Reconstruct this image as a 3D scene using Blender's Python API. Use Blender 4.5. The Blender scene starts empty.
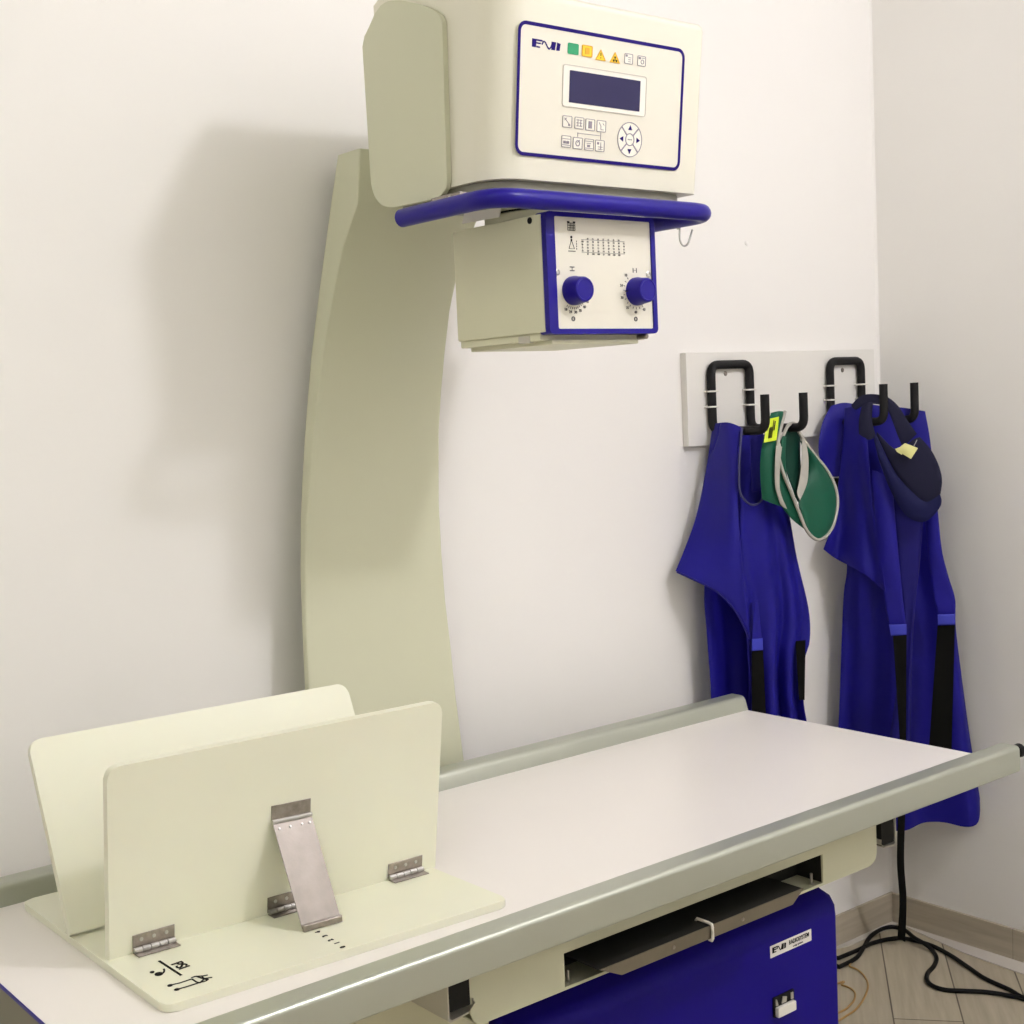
import bpy, bmesh, math, random
from mathutils import Vector, Matrix
random.seed(7)
S = bpy.context.scene
COL = S.collection
PI = math.pi

# ------------------------------------------------------------------ materials
def lin(c):
    return tuple((v/255/12.92 if v/255 <= .04045 else ((v/255+.055)/1.055)**2.4) for v in c) + (1.0,)

def mat(name, rgb, rough=.5, metal=0.0, bump=0.0, bscale=60, var=0.0, vscale=6, coat=0.0, sss=0.0, sheen=0.0, spec=.5):
    m = bpy.data.materials.new(name); m.use_nodes = True
    nt = m.node_tree; b = nt.nodes['Principled BSDF']
    b.inputs['Roughness'].default_value = rough
    b.inputs['Metallic'].default_value = metal
    b.inputs['Specular IOR Level'].default_value = spec
    if coat: b.inputs['Coat Weight'].default_value = coat; b.inputs['Coat Roughness'].default_value = .15
    if sss:
        b.inputs['Subsurface Weight'].default_value = sss
        b.inputs['Subsurface Radius'].default_value = (.012, .010, .006)
        b.inputs['Subsurface Scale'].default_value = 1.0
    if sheen: b.inputs['Sheen Weight'].default_value = sheen; b.inputs['Sheen Roughness'].default_value = .5
    tc = nt.nodes.new('ShaderNodeTexCoord')
    n = nt.nodes.new('ShaderNodeTexNoise'); n.inputs['Scale'].default_value = vscale; n.inputs['Detail'].default_value = 4
    nt.links.new(tc.outputs['Object'], n.inputs['Vector'])
    r = nt.nodes.new('ShaderNodeValToRGB')
    c = lin(rgb)
    r.color_ramp.elements[0].position = .3; r.color_ramp.elements[1].position = .7
    r.color_ramp.elements[0].color = tuple(max(0, v*(1-var)) for v in c[:3]) + (1,)
    r.color_ramp.elements[1].color = tuple(min(1, v*(1+var)) for v in c[:3]) + (1,)
    nt.links.new(n.outputs['Fac'], r.inputs['Fac'])
    nt.links.new(r.outputs['Color'], b.inputs['Base Color'])
    if bump:
        n2 = nt.nodes.new('ShaderNodeTexNoise'); n2.inputs['Scale'].default_value = bscale; n2.inputs['Detail'].default_value = 3
        nt.links.new(tc.outputs['Object'], n2.inputs['Vector'])
        bp = nt.nodes.new('ShaderNodeBump'); bp.inputs['Strength'].default_value = bump; bp.inputs['Distance'].default_value = .002
        nt.links.new(n2.outputs['Fac'], bp.inputs['Height'])
        nt.links.new(bp.outputs['Normal'], b.inputs['Normal'])
    return m

def emat(name, rgb, strength):
    m = bpy.data.materials.new(name); m.use_nodes = True
    b = m.node_tree.nodes['Principled BSDF']
    b.inputs['Base Color'].default_value = (.8, .8, .8, 1)
    b.inputs['Emission Color'].default_value = rgb + (1,)
    b.inputs['Emission Strength'].default_value = strength
    return m

def plank_mat(name, ca, cb, cm, width, height, ang, off, mortar):
    """wood-look tile: long planks laid at an angle in the horizontal plane"""
    m = bpy.data.materials.new(name); m.use_nodes = True
    nt = m.node_tree; b = nt.nodes['Principled BSDF']; b.inputs['Roughness'].default_value = .45
    tc = nt.nodes.new('ShaderNodeTexCoord')
    mp = nt.nodes.new('ShaderNodeMapping'); mp.vector_type = 'POINT'
    mp.inputs['Rotation'].default_value = ang; mp.inputs['Location'].default_value = off
    nt.links.new(tc.outputs['Object'], mp.inputs['Vector'])
    br = nt.nodes.new('ShaderNodeTexBrick')
    br.inputs['Scale'].default_value = 1; br.inputs['Brick Width'].default_value = width
    br.inputs['Row Height'].default_value = height; br.inputs['Mortar Size'].default_value = mortar
    br.inputs['Mortar Smooth'].default_value = .3; br.offset = .37
    br.inputs['Color1'].default_value = lin(ca); br.inputs['Color2'].default_value = lin(cb); br.inputs['Mortar'].default_value = lin(cm)
    nt.links.new(mp.outputs['Vector'], br.inputs['Vector'])
    sc = nt.nodes.new('ShaderNodeMapping'); sc.inputs['Scale'].default_value = (3, 40, 40)
    nt.links.new(mp.outputs['Vector'], sc.inputs['Vector'])
    n = nt.nodes.new('ShaderNodeTexNoise'); n.inputs['Scale'].default_value = 1.4; n.inputs['Detail'].default_value = 5
    nt.links.new(sc.outputs['Vector'], n.inputs['Vector'])
    r = nt.nodes.new('ShaderNodeValToRGB')
    r.color_ramp.elements[0].position = .3; r.color_ramp.elements[0].color = (.82, .80, .77, 1)
    r.color_ramp.elements[1].position = .72; r.color_ramp.elements[1].color = (1.06, 1.06, 1.06, 1)
    nt.links.new(n.outputs['Fac'], r.inputs['Fac'])
    mx = nt.nodes.new('ShaderNodeMix'); mx.data_type = 'RGBA'; mx.blend_type = 'MULTIPLY'; mx.inputs[0].default_value = 1
    nt.links.new(br.outputs['Color'], mx.inputs[6]); nt.links.new(r.outputs['Color'], mx.inputs[7])
    nt.links.new(mx.outputs[2], b.inputs['Base Color'])
    return m

M = dict(
    wall=mat('wall_paint', (241, 238, 233), .75, bump=.05, bscale=180, var=.012, vscale=1.5),
    ceil=mat('ceiling_paint', (240, 238, 233), .8),
    grout=mat('white_grout', (205, 198, 188), .7, var=.05),
    beige=mat('beige_enamel', (207, 207, 180), .42, bump=.03, bscale=500, var=.012, vscale=2),
    cream=mat('cream_enamel', (229, 225, 207), .38, bump=.03, bscale=500, var=.01, vscale=2),
    ivory=mat('ivory_enamel', (218, 216, 187), .45, var=.02),
    plate=mat('panel_foil', (230, 225, 209), .4, var=.01),
    blue=mat('blue_enamel', (26, 12, 132), .32, var=.03, spec=.25),
    dblue=mat('blue_cabinet', (24, 12, 122), .5, bump=.05, bscale=400, var=.04, spec=.12),
    ink=mat('blue_ink', (34, 18, 108), .6, spec=.1),
    black=mat('black_ink', (28, 26, 26), .6, spec=.1),
    grey_ink=mat('grey_ink', (142, 134, 146), .5),
    grey_print=mat('dark_grey_print', (74, 72, 72), .5),
    faint=mat('faint_line', (196, 188, 176), .5),
    lcd=mat('lcd_glass', (46, 43, 82), .35, var=.04, spec=.2),
    lcdb=mat('lcd_bezel', (241, 237, 224), .35),
    green=mat('green_indicator', (12, 150, 96), .4),
    yellow=mat('yellow_indicator', (246, 208, 40), .4),
    amber=mat('amber_indicator', (226, 168, 20), .4),
    top=mat('white_laminate', (238, 232, 226), .3, var=.01, vscale=3),
    alu=mat('satin_aluminium', (178, 181, 168), .34, metal=.55, bump=.03, bscale=300, var=.02),
    aluend=mat('rail_end_cap', (170, 172, 158), .5, metal=.2),
    poly=mat('ivory_plastic', (232, 231, 209), .36, var=.02, vscale=5, sss=.12),
    steel=mat('brushed_steel', (140, 133, 126), .38, metal=.85, bump=.06, bscale=260, var=.09, vscale=40),
    dsteel=mat('worn_hinge_steel', (150, 142, 134), .32, metal=.9, bump=.15, bscale=300, var=.2, vscale=90),
    tray=mat('steel_tray', (120, 112, 96), .5, metal=.6, var=.06, vscale=20),
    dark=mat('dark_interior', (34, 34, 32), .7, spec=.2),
    pan=mat('grey_pan', (150, 148, 132), .5),
    olive=mat('olive_shade', (118, 114, 94), .5),
    chan=mat('zinc_channel', (196, 192, 180), .4, metal=.4),
    rubber=mat('black_rubber', (14, 14, 14), .6, var=.1, spec=.2),
    hook=mat('black_coated_steel', (24, 23, 24), .6, bump=.1, bscale=300, var=.1, spec=.25),
    board=mat('white_board', (232, 229, 222), .5, var=.01),
    screw=mat('screw_metal', (190, 188, 184), .3, metal=.9),
    apron=mat('blue_apron_vinyl', (25, 20, 126), .5, bump=.12, bscale=35, var=.07, vscale=9, spec=.2),
    apron_in=mat('dark_blue_lining', (24, 20, 104), .6, spec=.2, bump=.1, bscale=40, var=.06, vscale=9),
    tab=mat('blue_strap_tab', (48, 54, 176), .55, var=.06),
    piping=mat('slate_piping', (50, 50, 96), .6),
    strap=mat('black_webbing', (14, 14, 12), .9, bump=.25, bscale=500, spec=.1),
    navy=mat('navy_collar_vinyl', (22, 24, 66), .6, spec=.12, bump=.1, bscale=50, var=.06, vscale=10),
    navyd=mat('navy_collar_lining', (30, 30, 52), .7, spec=.15, bump=.1, bscale=50, var=.06, vscale=10),
    gcol=mat('green_collar_vinyl', (8, 80, 58), .5, spec=.3, bump=.12, bscale=45, var=.08, vscale=12),
    gcold=mat('green_collar_lining', (6, 52, 40), .6, spec=.2, bump=.12, bscale=45, var=.08, vscale=12),
    gtrim=mat('grey_trim', (172, 168, 158), .6, bump=.15, bscale=200, var=.05, vscale=30),
    lime=mat('lime_label', (206, 226, 22), .5),
    paper=mat('pale_yellow_paper', (226, 222, 150), .7, var=.04, vscale=60),
    white=mat('white_paper', (236, 232, 226), .6),
    tie=mat('white_nylon', (226, 222, 212), .45),
    tan=mat('tan_cable', (178, 142, 82), .45, var=.06),
)
M['floor'] = plank_mat('wood_look_tile', (188, 178, 154), (178, 168, 146), (96, 86, 70), .9, .1645, (0, 0, math.radians(-39.4)), (.639, -.040, 0), .0022)
M['bboard'] = plank_mat('wood_tile_skirting', (190, 180, 160), (184, 174, 154), (166, 157, 140), .6, 2.0, (0, 0, 0), (.1, .5, 0), .0016)
M['bboard_y'] = plank_mat('wood_tile_skirting_side', (190, 180, 160), (184, 174, 154), (166, 157, 140), .6, 2.0, (0, 0, math.radians(-90)), (.17, .5, 0), .0016)

# ------------------------------------------------------------------ object helpers
ORG = {}
def smooth(me, ang=35):
    for p in me.polygons: p.use_smooth = True
    try: me.set_sharp_from_angle(angle=math.radians(ang))
    except Exception: pass

def obj(name, bm, m, parent=None, ang=35, kind=None, label=None, tri=False):
    bmesh.ops.remove_doubles(bm, verts=bm.verts, dist=1e-6)
    bmesh.ops.recalc_face_normals(bm, faces=bm.faces)
    if parent is not None:
        bmesh.ops.translate(bm, verts=bm.verts, vec=-ORG[parent.name])
    me = bpy.data.meshes.new(name); bm.to_mesh(me); bm.free()
    smooth(me, ang)
    ms = m if isinstance(m, (list, tuple)) else [m]
    for x in ms: me.materials.append(x)
    o = bpy.data.objects.new(name, me); COL.objects.link(o)
    if parent is not None:
        o.parent = parent; ORG[o.name] = ORG[parent.name]
    else:
        ORG[o.name] = Vector((0, 0, 0))
    if ang <= 50:
        w = o.modifiers.new('normals', 'WEIGHTED_NORMAL'); w.keep_sharp = True
    if kind: o['kind'] = kind
    if label: o['label'] = label
    return o

def thing(name, label, cat, loc, group=None):
    o = bpy.data.objects.new(name, None); COL.objects.link(o)
    o.empty_display_size = .1; o.location = loc
    ORG[o.name] = Vector(loc)
    o['label'] = label; o['category'] = cat
    if group: o['group'] = group
    return o

def tag(o, label, cat, group=None):
    o['label'] = label; o['category'] = cat
    if group: o['group'] = group
    return o

def NB(): return bmesh.new()

def bevel(bm, faces, w, seg=2, edges=None):
    es = edges or list({e for f in faces for e in f.edges})
    bmesh.ops.bevel(bm, geom=es, offset=w, segments=seg, profile=.5, affect='EDGES', clamp_overlap=True)

def bx(bm, x0, x1, y0, y1, z0, z1, bev=0, seg=2):
    vs = [bm.verts.new((x, y, z)) for x in (x0, x1) for y in (y0, y1) for z in (z0, z1)]
    idx = [(0, 1, 3, 2), (4, 6, 7, 5), (0, 4, 5, 1), (2, 3, 7, 6), (0, 2, 6, 4), (1, 5, 7, 3)]
    fs = [bm.faces.new([vs[i] for i in t]) for t in idx]
    if bev: bevel(bm, fs, bev, seg)
    return bm

def prism(bm, pts, vec, bev=0, seg=2):
    """closed solid from polygon pts (3D) swept along vec"""
    vec = Vector(vec)
    a = [bm.verts.new(p) for p in pts]; b = [bm.verts.new(Vector(p)+vec) for p in pts]
    n = len(pts)
    fs = [bm.faces.new(a[::-1]), bm.faces.new(b)]
    for i in range(n): fs.append(bm.faces.new((a[i], a[(i+1) % n], b[(i+1) % n], b[i])))
    if bev: bevel(bm, fs, bev, seg, list(set(fs[0].edges) | set(fs[1].edges)))
    return bm

def rr(x0, x1, y0, y1, r, n=5):
    out = []
    for cx, cy, a0 in ((x1-r, y1-r, 0), (x0+r, y1-r, 90), (x0+r, y0+r, 180), (x1-r, y0+r, 270)):
        for i in range(n+1):
            a = math.radians(a0+90*i/n); out.append((cx+r*math.cos(a), cy+r*math.sin(a)))
    return out

def roundpoly(pts, r, n=4):
    """fillet the corners of a 2D polygon"""
    out = []; m = len(pts)
    for i in range(m):
        p0, p, p1 = Vector(pts[i-1]), Vector(pts[i]), Vector(pts[(i+1) % m])
        a = (p0-p); b = (p1-p); d = min(r, a.length*.45, b.length*.45)
        A = p+a.normalized()*d; B = p+b.normalized()*d
        for k in range(n+1):
            t = k/n; out.append(tuple((1-t)**2*A+2*t*(1-t)*p+t*t*B))
    return out

def spline(pts, n=8):
    """Catmull-Rom through 3D pts"""
    P = [Vector(p) for p in pts]; out = []
    for i in range(len(P)-1):
        p0 = P[max(i-1, 0)]; p1 = P[i]; p2 = P[i+1]; p3 = P[min(i+2, len(P)-1)]
        for k in range(n):
            t = k/n
            out.append(.5*((2*p1)+(p2-p0)*t+(2*p0-5*p1+4*p2-p3)*t*t+(3*p1-p0-3*p2+p3)*t**3))
    out.append(P[-1]); return out

def fillet3(pts, r, n=5):
    P = [Vector(p) for p in pts]; out = [P[0]]
    for i in range(1, len(P)-1):
        a = P[i-1]-P[i]; b = P[i+1]-P[i]; d = min(r, a.length*.49, b.length*.49)
        A = P[i]+a.normalized()*d; B = P[i]+b.normalized()*d
        for k in range(n+1):
            t = k/n; out.append((1-t)**2*A+2*t*(1-t)*P[i]+t*t*B)
    out.append(P[-1]); return out

def tube(bm, path, r, n=12, closed=False, flat=1.0):
    P = [Vector(p) for p in path]; m = len(P); rings = []
    t0 = (P[1]-P[0]).normalized()
    up = Vector((0, 0, 1)) if abs(t0.z) < .9 else Vector((1, 0, 0))
    nrm = t0.cross(up).normalized()
    for i in range(m):
        if closed: t = (P[(i+1) % m]-P[i-1])
        else: t = P[min(i+1, m-1)]-P[max(i-1, 0)]
        t.normalize(); nrm = (nrm-t*nrm.dot(t)).normalized(); bn = t.cross(nrm)
        rings.append([bm.verts.new(P[i]+r*(math.cos(2*PI*k/n)*nrm+flat*math.sin(2*PI*k/n)*bn)) for k in range(n)])
    for i in range(m if closed else m-1):
        a, b = rings[i], rings[(i+1) % m]
        for k in range(n): bm.faces.new((a[k], a[(k+1) % n], b[(k+1) % n], b[k]))
    if not closed:
        bm.faces.new(rings[0][::-1]); bm.faces.new(rings[-1])
    return bm

def lathe(bm, p0, axis, prof, n=28):
    """prof: (distance along axis, radius)"""
    ax = Vector(axis).normalized(); u = ax.orthogonal().normalized(); w = ax.cross(u); p0 = Vector(p0); rings = []
    for d, r in prof:
        if r <= 1e-7: rings.append([bm.verts.new(p0+ax*d)])
        else: rings.append([bm.verts.new(p0+ax*d+r*(math.cos(2*PI*k/n)*u+math.sin(2*PI*k/n)*w)) for k in range(n)])
    for a, b in zip(rings, rings[1:]):
        for k in range(n):
            if len(a) == 1 and len(b) == 1: continue
            if len(a) == 1: bm.faces.new((a[0], b[(k+1) % n], b[k]))
            elif len(b) == 1: bm.faces.new((a[k], a[(k+1) % n], b[0]))
            else: bm.faces.new((a[k], a[(k+1) % n], b[(k+1) % n], b[k]))
    for rg, rev in ((rings[0], True), (rings[-1], False)):
        if len(rg) > 2: bm.faces.new(rg[::-1] if rev else rg)
    return bm

def loft(bm, secs):
    rings = [[bm.verts.new(p) for p in s] for s in secs]; n = len(secs[0])
    for a, b in zip(rings, rings[1:]):
        for k in range(n): bm.faces.new((a[k], a[(k+1) % n], b[(k+1) % n], b[k]))
    bm.faces.new(rings[0][::-1]); bm.faces.new(rings[-1])
    return bm

def resample(pts, n, sm=True):
    P = spline(pts, 6) if (sm and len(pts) > 2) else [Vector(p) for p in pts]
    L = [0]
    for a, b in zip(P, P[1:]): L.append(L[-1]+(b-a).length)
    out = []; j = 0
    for i in range(n+1):
        s = L[-1]*i/n
        while j < len(P)-2 and L[j+1] < s: j += 1
        d = L[j+1]-L[j]; t = (s-L[j])/d if d > 1e-9 else 0
        out.append(P[j]+(P[j+1]-P[j])*min(max(t, 0), 1))
    return out

VIEWN = Vector((-.62, -.78, 0))
def cloth(bm, top, right, bottom, left, nu=24, nv=30, fold=None, th=.007):
    """Coons patch between four edges, pushed by fold(u,v) out of the sheet, given a real thickness"""
    T = resample(top, nu); B = resample(bottom, nu); Lf = resample(left, nv); R = resample(right, nv)
    G = []
    for j in range(nv+1):
        v = j/nv; row = []
        for i in range(nu+1):
            u = i/nu
            p = (1-v)*T[i]+v*B[i]+(1-u)*Lf[j]+u*R[j]-((1-u)*(1-v)*T[0]+u*(1-v)*T[-1]+(1-u)*v*B[0]+u*v*B[-1])
            if fold: p = p+VIEWN*fold(u, v)
            row.append(p)
        G.append(row)
    N = []
    for j in range(nv+1):
        row = []
        for i in range(nu+1):
            du = G[j][min(i+1, nu)]-G[j][max(i-1, 0)]; dv = G[min(j+1, nv)][i]-G[max(j-1, 0)][i]
            n = du.cross(dv)
            if n.length < 1e-12: n = Vector((0, 1, 0))
            n.normalize()
            if n.dot(Vector((.3, .95, 0))) < 0: n = -n
            row.append(n)
        N.append(row)
    def edge(i, j):
        e = min(i, nu-i, j, nv-j); return .25 if e == 0 else (.8 if e == 1 else 1)
    F = [[bm.verts.new(G[j][i]-N[j][i]*th*.5*edge(i, j)) for i in range(nu+1)] for j in range(nv+1)]
    K = [[bm.verts.new(G[j][i]+N[j][i]*th*.5*edge(i, j)) for i in range(nu+1)] for j in range(nv+1)]
    for j in range(nv):
        for i in range(nu):
            bm.faces.new((F[j][i], F[j+1][i], F[j+1][i+1], F[j][i+1])); bm.faces.new((K[j][i], K[j][i+1], K[j+1][i+1], K[j+1][i]))
    for j in range(nv):
        bm.faces.new((F[j][0], K[j][0], K[j+1][0], F[j+1][0])); bm.faces.new((F[j][nu], F[j+1][nu], K[j+1][nu], K[j][nu]))
    for i in range(nu):
        bm.faces.new((F[0][i], F[0][i+1], K[0][i+1], K[0][i])); bm.faces.new((F[nv][i], K[nv][i], K[nv][i+1], F[nv][i+1]))
    return bm

def quadcloth(bm, tl, tr, br, bl, nu=6, nv=12, fold=None, th=.003):
    return cloth(bm, [tl, tr], [tr, br], [bl, br], [tl, bl], nu, nv, fold, th)

def text_bm(bm, s, size, M4, bold=0.0, ext=.0003):
    cu = bpy.data.curves.new('lettering', 'FONT'); cu.body = s; cu.size = size; cu.extrude = ext; cu.offset = bold
    cu.align_x = 'CENTER'; cu.align_y = 'CENTER'; cu.resolution_u = 3
    o = bpy.data.objects.new('lettering', cu); COL.objects.link(o)
    bpy.context.view_layer.update()
    me = bpy.data.meshes.new_from_object(o.evaluated_get(bpy.context.evaluated_depsgraph_get()))
    me.transform(M4); bm.from_mesh(me)
    bpy.data.objects.remove(o); bpy.data.curves.remove(cu); bpy.data.meshes.remove(me)

def frame(o, ex, ey):
    ex = Vector(ex).normalized(); ey = Vector(ey).normalized(); ez = ex.cross(ey)
    m = Matrix((ex, ey, ez)).transposed().to_4x4(); m.translation = Vector(o); return m

class Pl:
    """drawing on a flat face: coordinates (u, v) in the face, small slabs laid on it"""
    def __init__(s, o, ex, ey):
        s.o = Vector(o); s.ex = Vector(ex).normalized(); s.ey = Vector(ey).normalized(); s.n = s.ex.cross(s.ey)
    def p(s, u, v, h=0): return s.o+s.ex*u+s.ey*v+s.n*h
    def slab(s, bm, pts, h0=0, t=.0006): prism(bm, [s.p(u, v, h0) for u, v in pts], s.n*t)
    def ring(s, bm, po, pi, h0=0, t=.0006):
        n = len(po)
        a = [bm.verts.new(s.p(*q, h0+t)) for q in po]; b = [bm.verts.new(s.p(*q, h0+t)) for q in pi]
        c = [bm.verts.new(s.p(*q, h0)) for q in po]; d = [bm.verts.new(s.p(*q, h0)) for q in pi]
        for i in range(n):
            k = (i+1) % n
            bm.faces.new((a[i], a[k], b[k], b[i])); bm.faces.new((c[i], c[k], a[k], a[i])); bm.faces.new((b[i], b[k], d[k], d[i])); bm.faces.new((c[k], c[i], d[i], d[k]))
    def line(s, bm, a, b, w, h0=0, t=.0006):
        A = Vector(a); B = Vector(b); d = (B-A).normalized(); q = Vector((-d.y, d.x))*w/2
        s.slab(bm, [tuple(A-q), tuple(B-q), tuple(B+q), tuple(A+q)], h0, t)
    def rrect(s, bm, x0, x1, y0, y1, r, w, h0=0, t=.0006):
        s.ring(bm, rr(x0, x1, y0, y1, r), rr(x0+w, x1-w, y0+w, y1-w, max(r-w, .0004)), h0, t)
    def circ(s, cu, cv, r, n=32): return [(cu+r*math.cos(2*PI*i/n), cv+r*math.sin(2*PI*i/n)) for i in range(n)]
    def m4(s, u, v, h=0.0004, rot=0):
        c, q = math.cos(rot), math.sin(rot)
        return frame(s.p(u, v, h), s.ex*c+s.ey*q, s.ey*c-s.ex*q)

def maker_logo(P, bm, u, v, w, h):
    """the maker's mark: block F with a notched square, a thin wave, two slanted blocks"""
    x0 = u-w/2; y0 = v-h/2
    P.slab(bm, [(x0, y0), (x0+.13*w, y0), (x0+.15*w, y0+h), (x0, y0+h)])
    P.slab(bm, [(x0+.13*w, y0+.8*h), (x0+.36*w, y0+.8*h), (x0+.36*w, y0+h), (x0+.13*w, y0+h)])
    P.slab(bm, [(x0+.13*w, y0+.45*h), (x0+.30*w, y0+.45*h), (x0+.30*w, y0+.62*h), (x0+.13*w, y0+.62*h)])
    P.slab(bm, [(x0+.15*w, y0), (x0+.28*w, y0), (x0+.28*w, y0+.16*h), (x0+.15*w, y0+.16*h)])
    pts = [(x0+.34*w, y0+.45*h), (x0+.40*w, y0+.88*h), (x0+.46*w, y0+.80*h), (x0+.54*w, y0+.25*h), (x0+.60*w, y0+.02*h), (x0+.66*w, y0+.30*h), (x0+.72*w, y0+.95*h)]
    for a, b in zip(pts, pts[1:]): P.line(bm, a, b, .17*h)
    P.slab(bm, [(x0+.68*w, y0), (x0+.80*w, y0), (x0+.84*w, y0+h), (x0+.68*w, y0+h)])
    P.slab(bm, [(x0+.855*w, y0), (x0+.97*w, y0+.04*h), (x0+w, y0+.9*h), (x0+.88*w, y0+h)])

# ------------------------------------------------------------------ room shell
RX0, RY0, H = -4.6, -3.9, 3.5
b = bx(NB(), RX0, 0, RY0, 0, -.1, 0); obj('floor', b, M['floor'], kind='structure')
b = bx(NB(), RX0-.1, .1, 0, .1, -.1, H); obj('wall_back', b, M['wall'], kind='structure')
b = bx(NB(), 0, .1, RY0, 0, -.1, H); obj('wall_right', b, M['wall'], kind='structure')
b = bx(NB(), RX0-.1, RX0, RY0, 0, -.1, H); obj('wall_left', b, M['wall'], kind='structure')
b = bx(NB(), RX0-.1, .1, RY0-.1, RY0, -.1, H); obj('wall_front', b, M['wall'], kind='structure')
b = bx(NB(), RX0-.1, .1, RY0-.1, .1, H, H+.1); obj('ceiling', b, M['ceil'], kind='structure')
b = bx(NB(), RX0, 0, -.010, 0, 0, .086, .0012, 1); obj('baseboard_back', b, M['bboard'], kind='structure')
b = bx(NB(), -.010, 0, RY0, -.0105, 0, .086, .0012, 1); obj('baseboard_right', b, M['bboard_y'], kind='structure')
b = bx(NB(), RX0, RX0+.01, RY0, -.0105, 0, .086); obj('baseboard_left', b, M['bboard_y'], kind='structure')
b = bx(NB(), RX0+.0105, -.0105, RY0, RY0+.01, 0, .086); obj('baseboard_front', b, M['bboard'], kind='structure')
b = prism(NB(), [(-.0102, -.03, 0), (-.0102, -1.2, 0), (-.09, -1.2, 0), (-.074, -.46, 0), (-.062, -.28, 0), (-.036, -.15, 0)], (0, 0, .0025)); obj('trim_1', b, M['grout'], kind='structure')
b = prism(NB(), [(-.012, -.0102, 0), (-.30, -.0102, 0), (-.24, -.03, 0), (-.06, -.035, 0), (-.012, -.03, 0)], (0, 0, .0025)); obj('trim_2', b, M['grout'], kind='structure')
# caulked hairline in the wall corner and a small plaster dab
b = prism(NB(), [(-.006, -.0001, .087), (-.0001, -.0001, .087), (-.0001, -.006, .087)], (0, 0, 3.41)); obj('trim_3', b, M['wall'], kind='structure')
(dx, dz), = [(-0.54, 1.926)]
b = NB(); lathe(b, (dx, 0, dz), (0, -1, 0), [(0, .007), (.0015, .006), (.0025, .002), (.0027, 0)], 12); obj('trim_4', b, M['wall'], kind='structure')

# ------------------------------------------------------------------ ceiling lights (above the frame)
def globe_light(x, y, zc, r, power, label, tint):
    t = thing('ceiling_light', label, 'ceiling light', (x, y, H))
    b = NB(); lathe(b, (x, y, H), (0, 0, -1), [(0, .07), (.02, .065), (.025, .02), (H-zc-r*.92, .02)], 24); obj('ceiling_rose', b, M['cream'], t)
    b = NB(); bmesh.ops.create_uvsphere(b, u_segments=32, v_segments=16, radius=r, matrix=Matrix.Translation((x, y, zc))); obj('globe', b, emat('lamp_glass', tint, power), t, 60)
def drum_light(x, y, r, h, power, label, tint):
    t = thing('ceiling_light', label, 'ceiling light', (x, y, H))
    b = NB(); lathe(b, (x, y, H), (0, 0, -1), [(0, r*.9), (.02, r*.9)], 40); obj('housing', b, M['cream'], t)
    b = NB(); lathe(b, (x, y, H-.0201), (0, 0, -1), [(0, r), (h*.9, r), (h, r*.94)], 48); obj('diffuser', b, emat('lamp_diffuser', tint, power), t, 40)
globe_light(-.9, -2.65, 3.25, .12, 152, 'round glass ceiling lamp in front of the table, nearest the corner', (.98, .97, 1.05))
drum_light(-4.0, -2.15, .42, .32, 5.2, 'large drum ceiling lamp over the viewer, away from the corner', (.96, 1.01, .90))

# ------------------------------------------------------------------ x-ray machine
TX = -1.64
xr = thing('xray_machine', 'beige wall-side x-ray machine with curved column, blue handle and control panel', 'x-ray machine', (-1.75, -.06, 0))
back = [(q[0], q[2]) for q in [(-1.772, -0.04, 2.042), (-1.795, -0.041, 1.948), (-1.835, -0.045, 1.777), (-1.864, -0.05, 1.652), (-1.89, -0.055, 1.505), (-1.91, -0.06, 1.382), (-1.922, -0.066, 1.285), (-1.93, -0.072, 1.154), (-1.934, -0.075, 1.027)]] + [(-1.935, .80), (-1.94, .4), (-1.94, 0.0)]
right = [(q[0], q[2]) for q in [(-1.554, -0.096, 1.763), (-1.578, -0.09, 1.621), (-1.592, -0.085, 1.5), (-1.6, -0.086, 1.399), (-1.603, -0.086, 1.317), (-1.598, -0.085, 1.151), (-1.591, -0.087, 1.046), (-1.584, -0.088, 0.9189), (-1.572, -0.088, 0.8149)]] + [(-1.57, .40), (-1.55, 0.0)]
def interp(tab, z):
    tab = sorted(tab, key=lambda q: q[1])
    if z <= tab[0][1]: return tab[0][0]
    for (a, za), (c, zc) in zip(tab, tab[1:]):
        if z <= zc: return a+(c-a)*(z-za)/(zc-za)
    return tab[-1][0]+(tab[-1][0]-tab[-2][0])*(z-tab[-1][1])/(tab[-1][1]-tab[-2][1])
yf = [(-.116, 2.05), (-.139, 1.936), (-.105, 1.85), (-.095, 1.744), (-.090, 1.65), (-.084, 1.514), (-.086, 1.42), (-.084, 1.189), (-.088, 1.013), (-.088, .8), (-.088, 0)]
yk = [(-.040, 2.05), (-.045, 1.78), (-.055, 1.5), (-.066, 1.28), (-.072, 1.15), (-.075, 1.02), (-.075, 0)]
rt = right+[(-1.50, 1.94), (-1.48, 2.06)]
zs = [0, .4, .8, .95, 1.05, 1.15, 1.25, 1.35, 1.42, 1.5, 1.58, 1.66, 1.74, 1.80, 1.86, 1.90, 1.936, 1.95, 2.0, 2.045]
secs = []
for z in zs:
    xl = interp(back, z); xr_ = interp(rt, z); y0 = interp(yf, z); r = .004; yb_ = interp(yk, z)
    secs.append([(xl, yb_, z), (xr_, yb_, z), (xr_, y0+r, z), (xr_-r, y0, z), (xl+r, y0, z), (xl, y0+r, z)])
b = loft(NB(), secs); obj('column', b, M['beige'], xr, 50)
b = NB(); bx(b, -1.74, -1.54, -.60, -.13, 1.98, 2.10, .01); obj('arm', b, M['beige'], xr)

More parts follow.
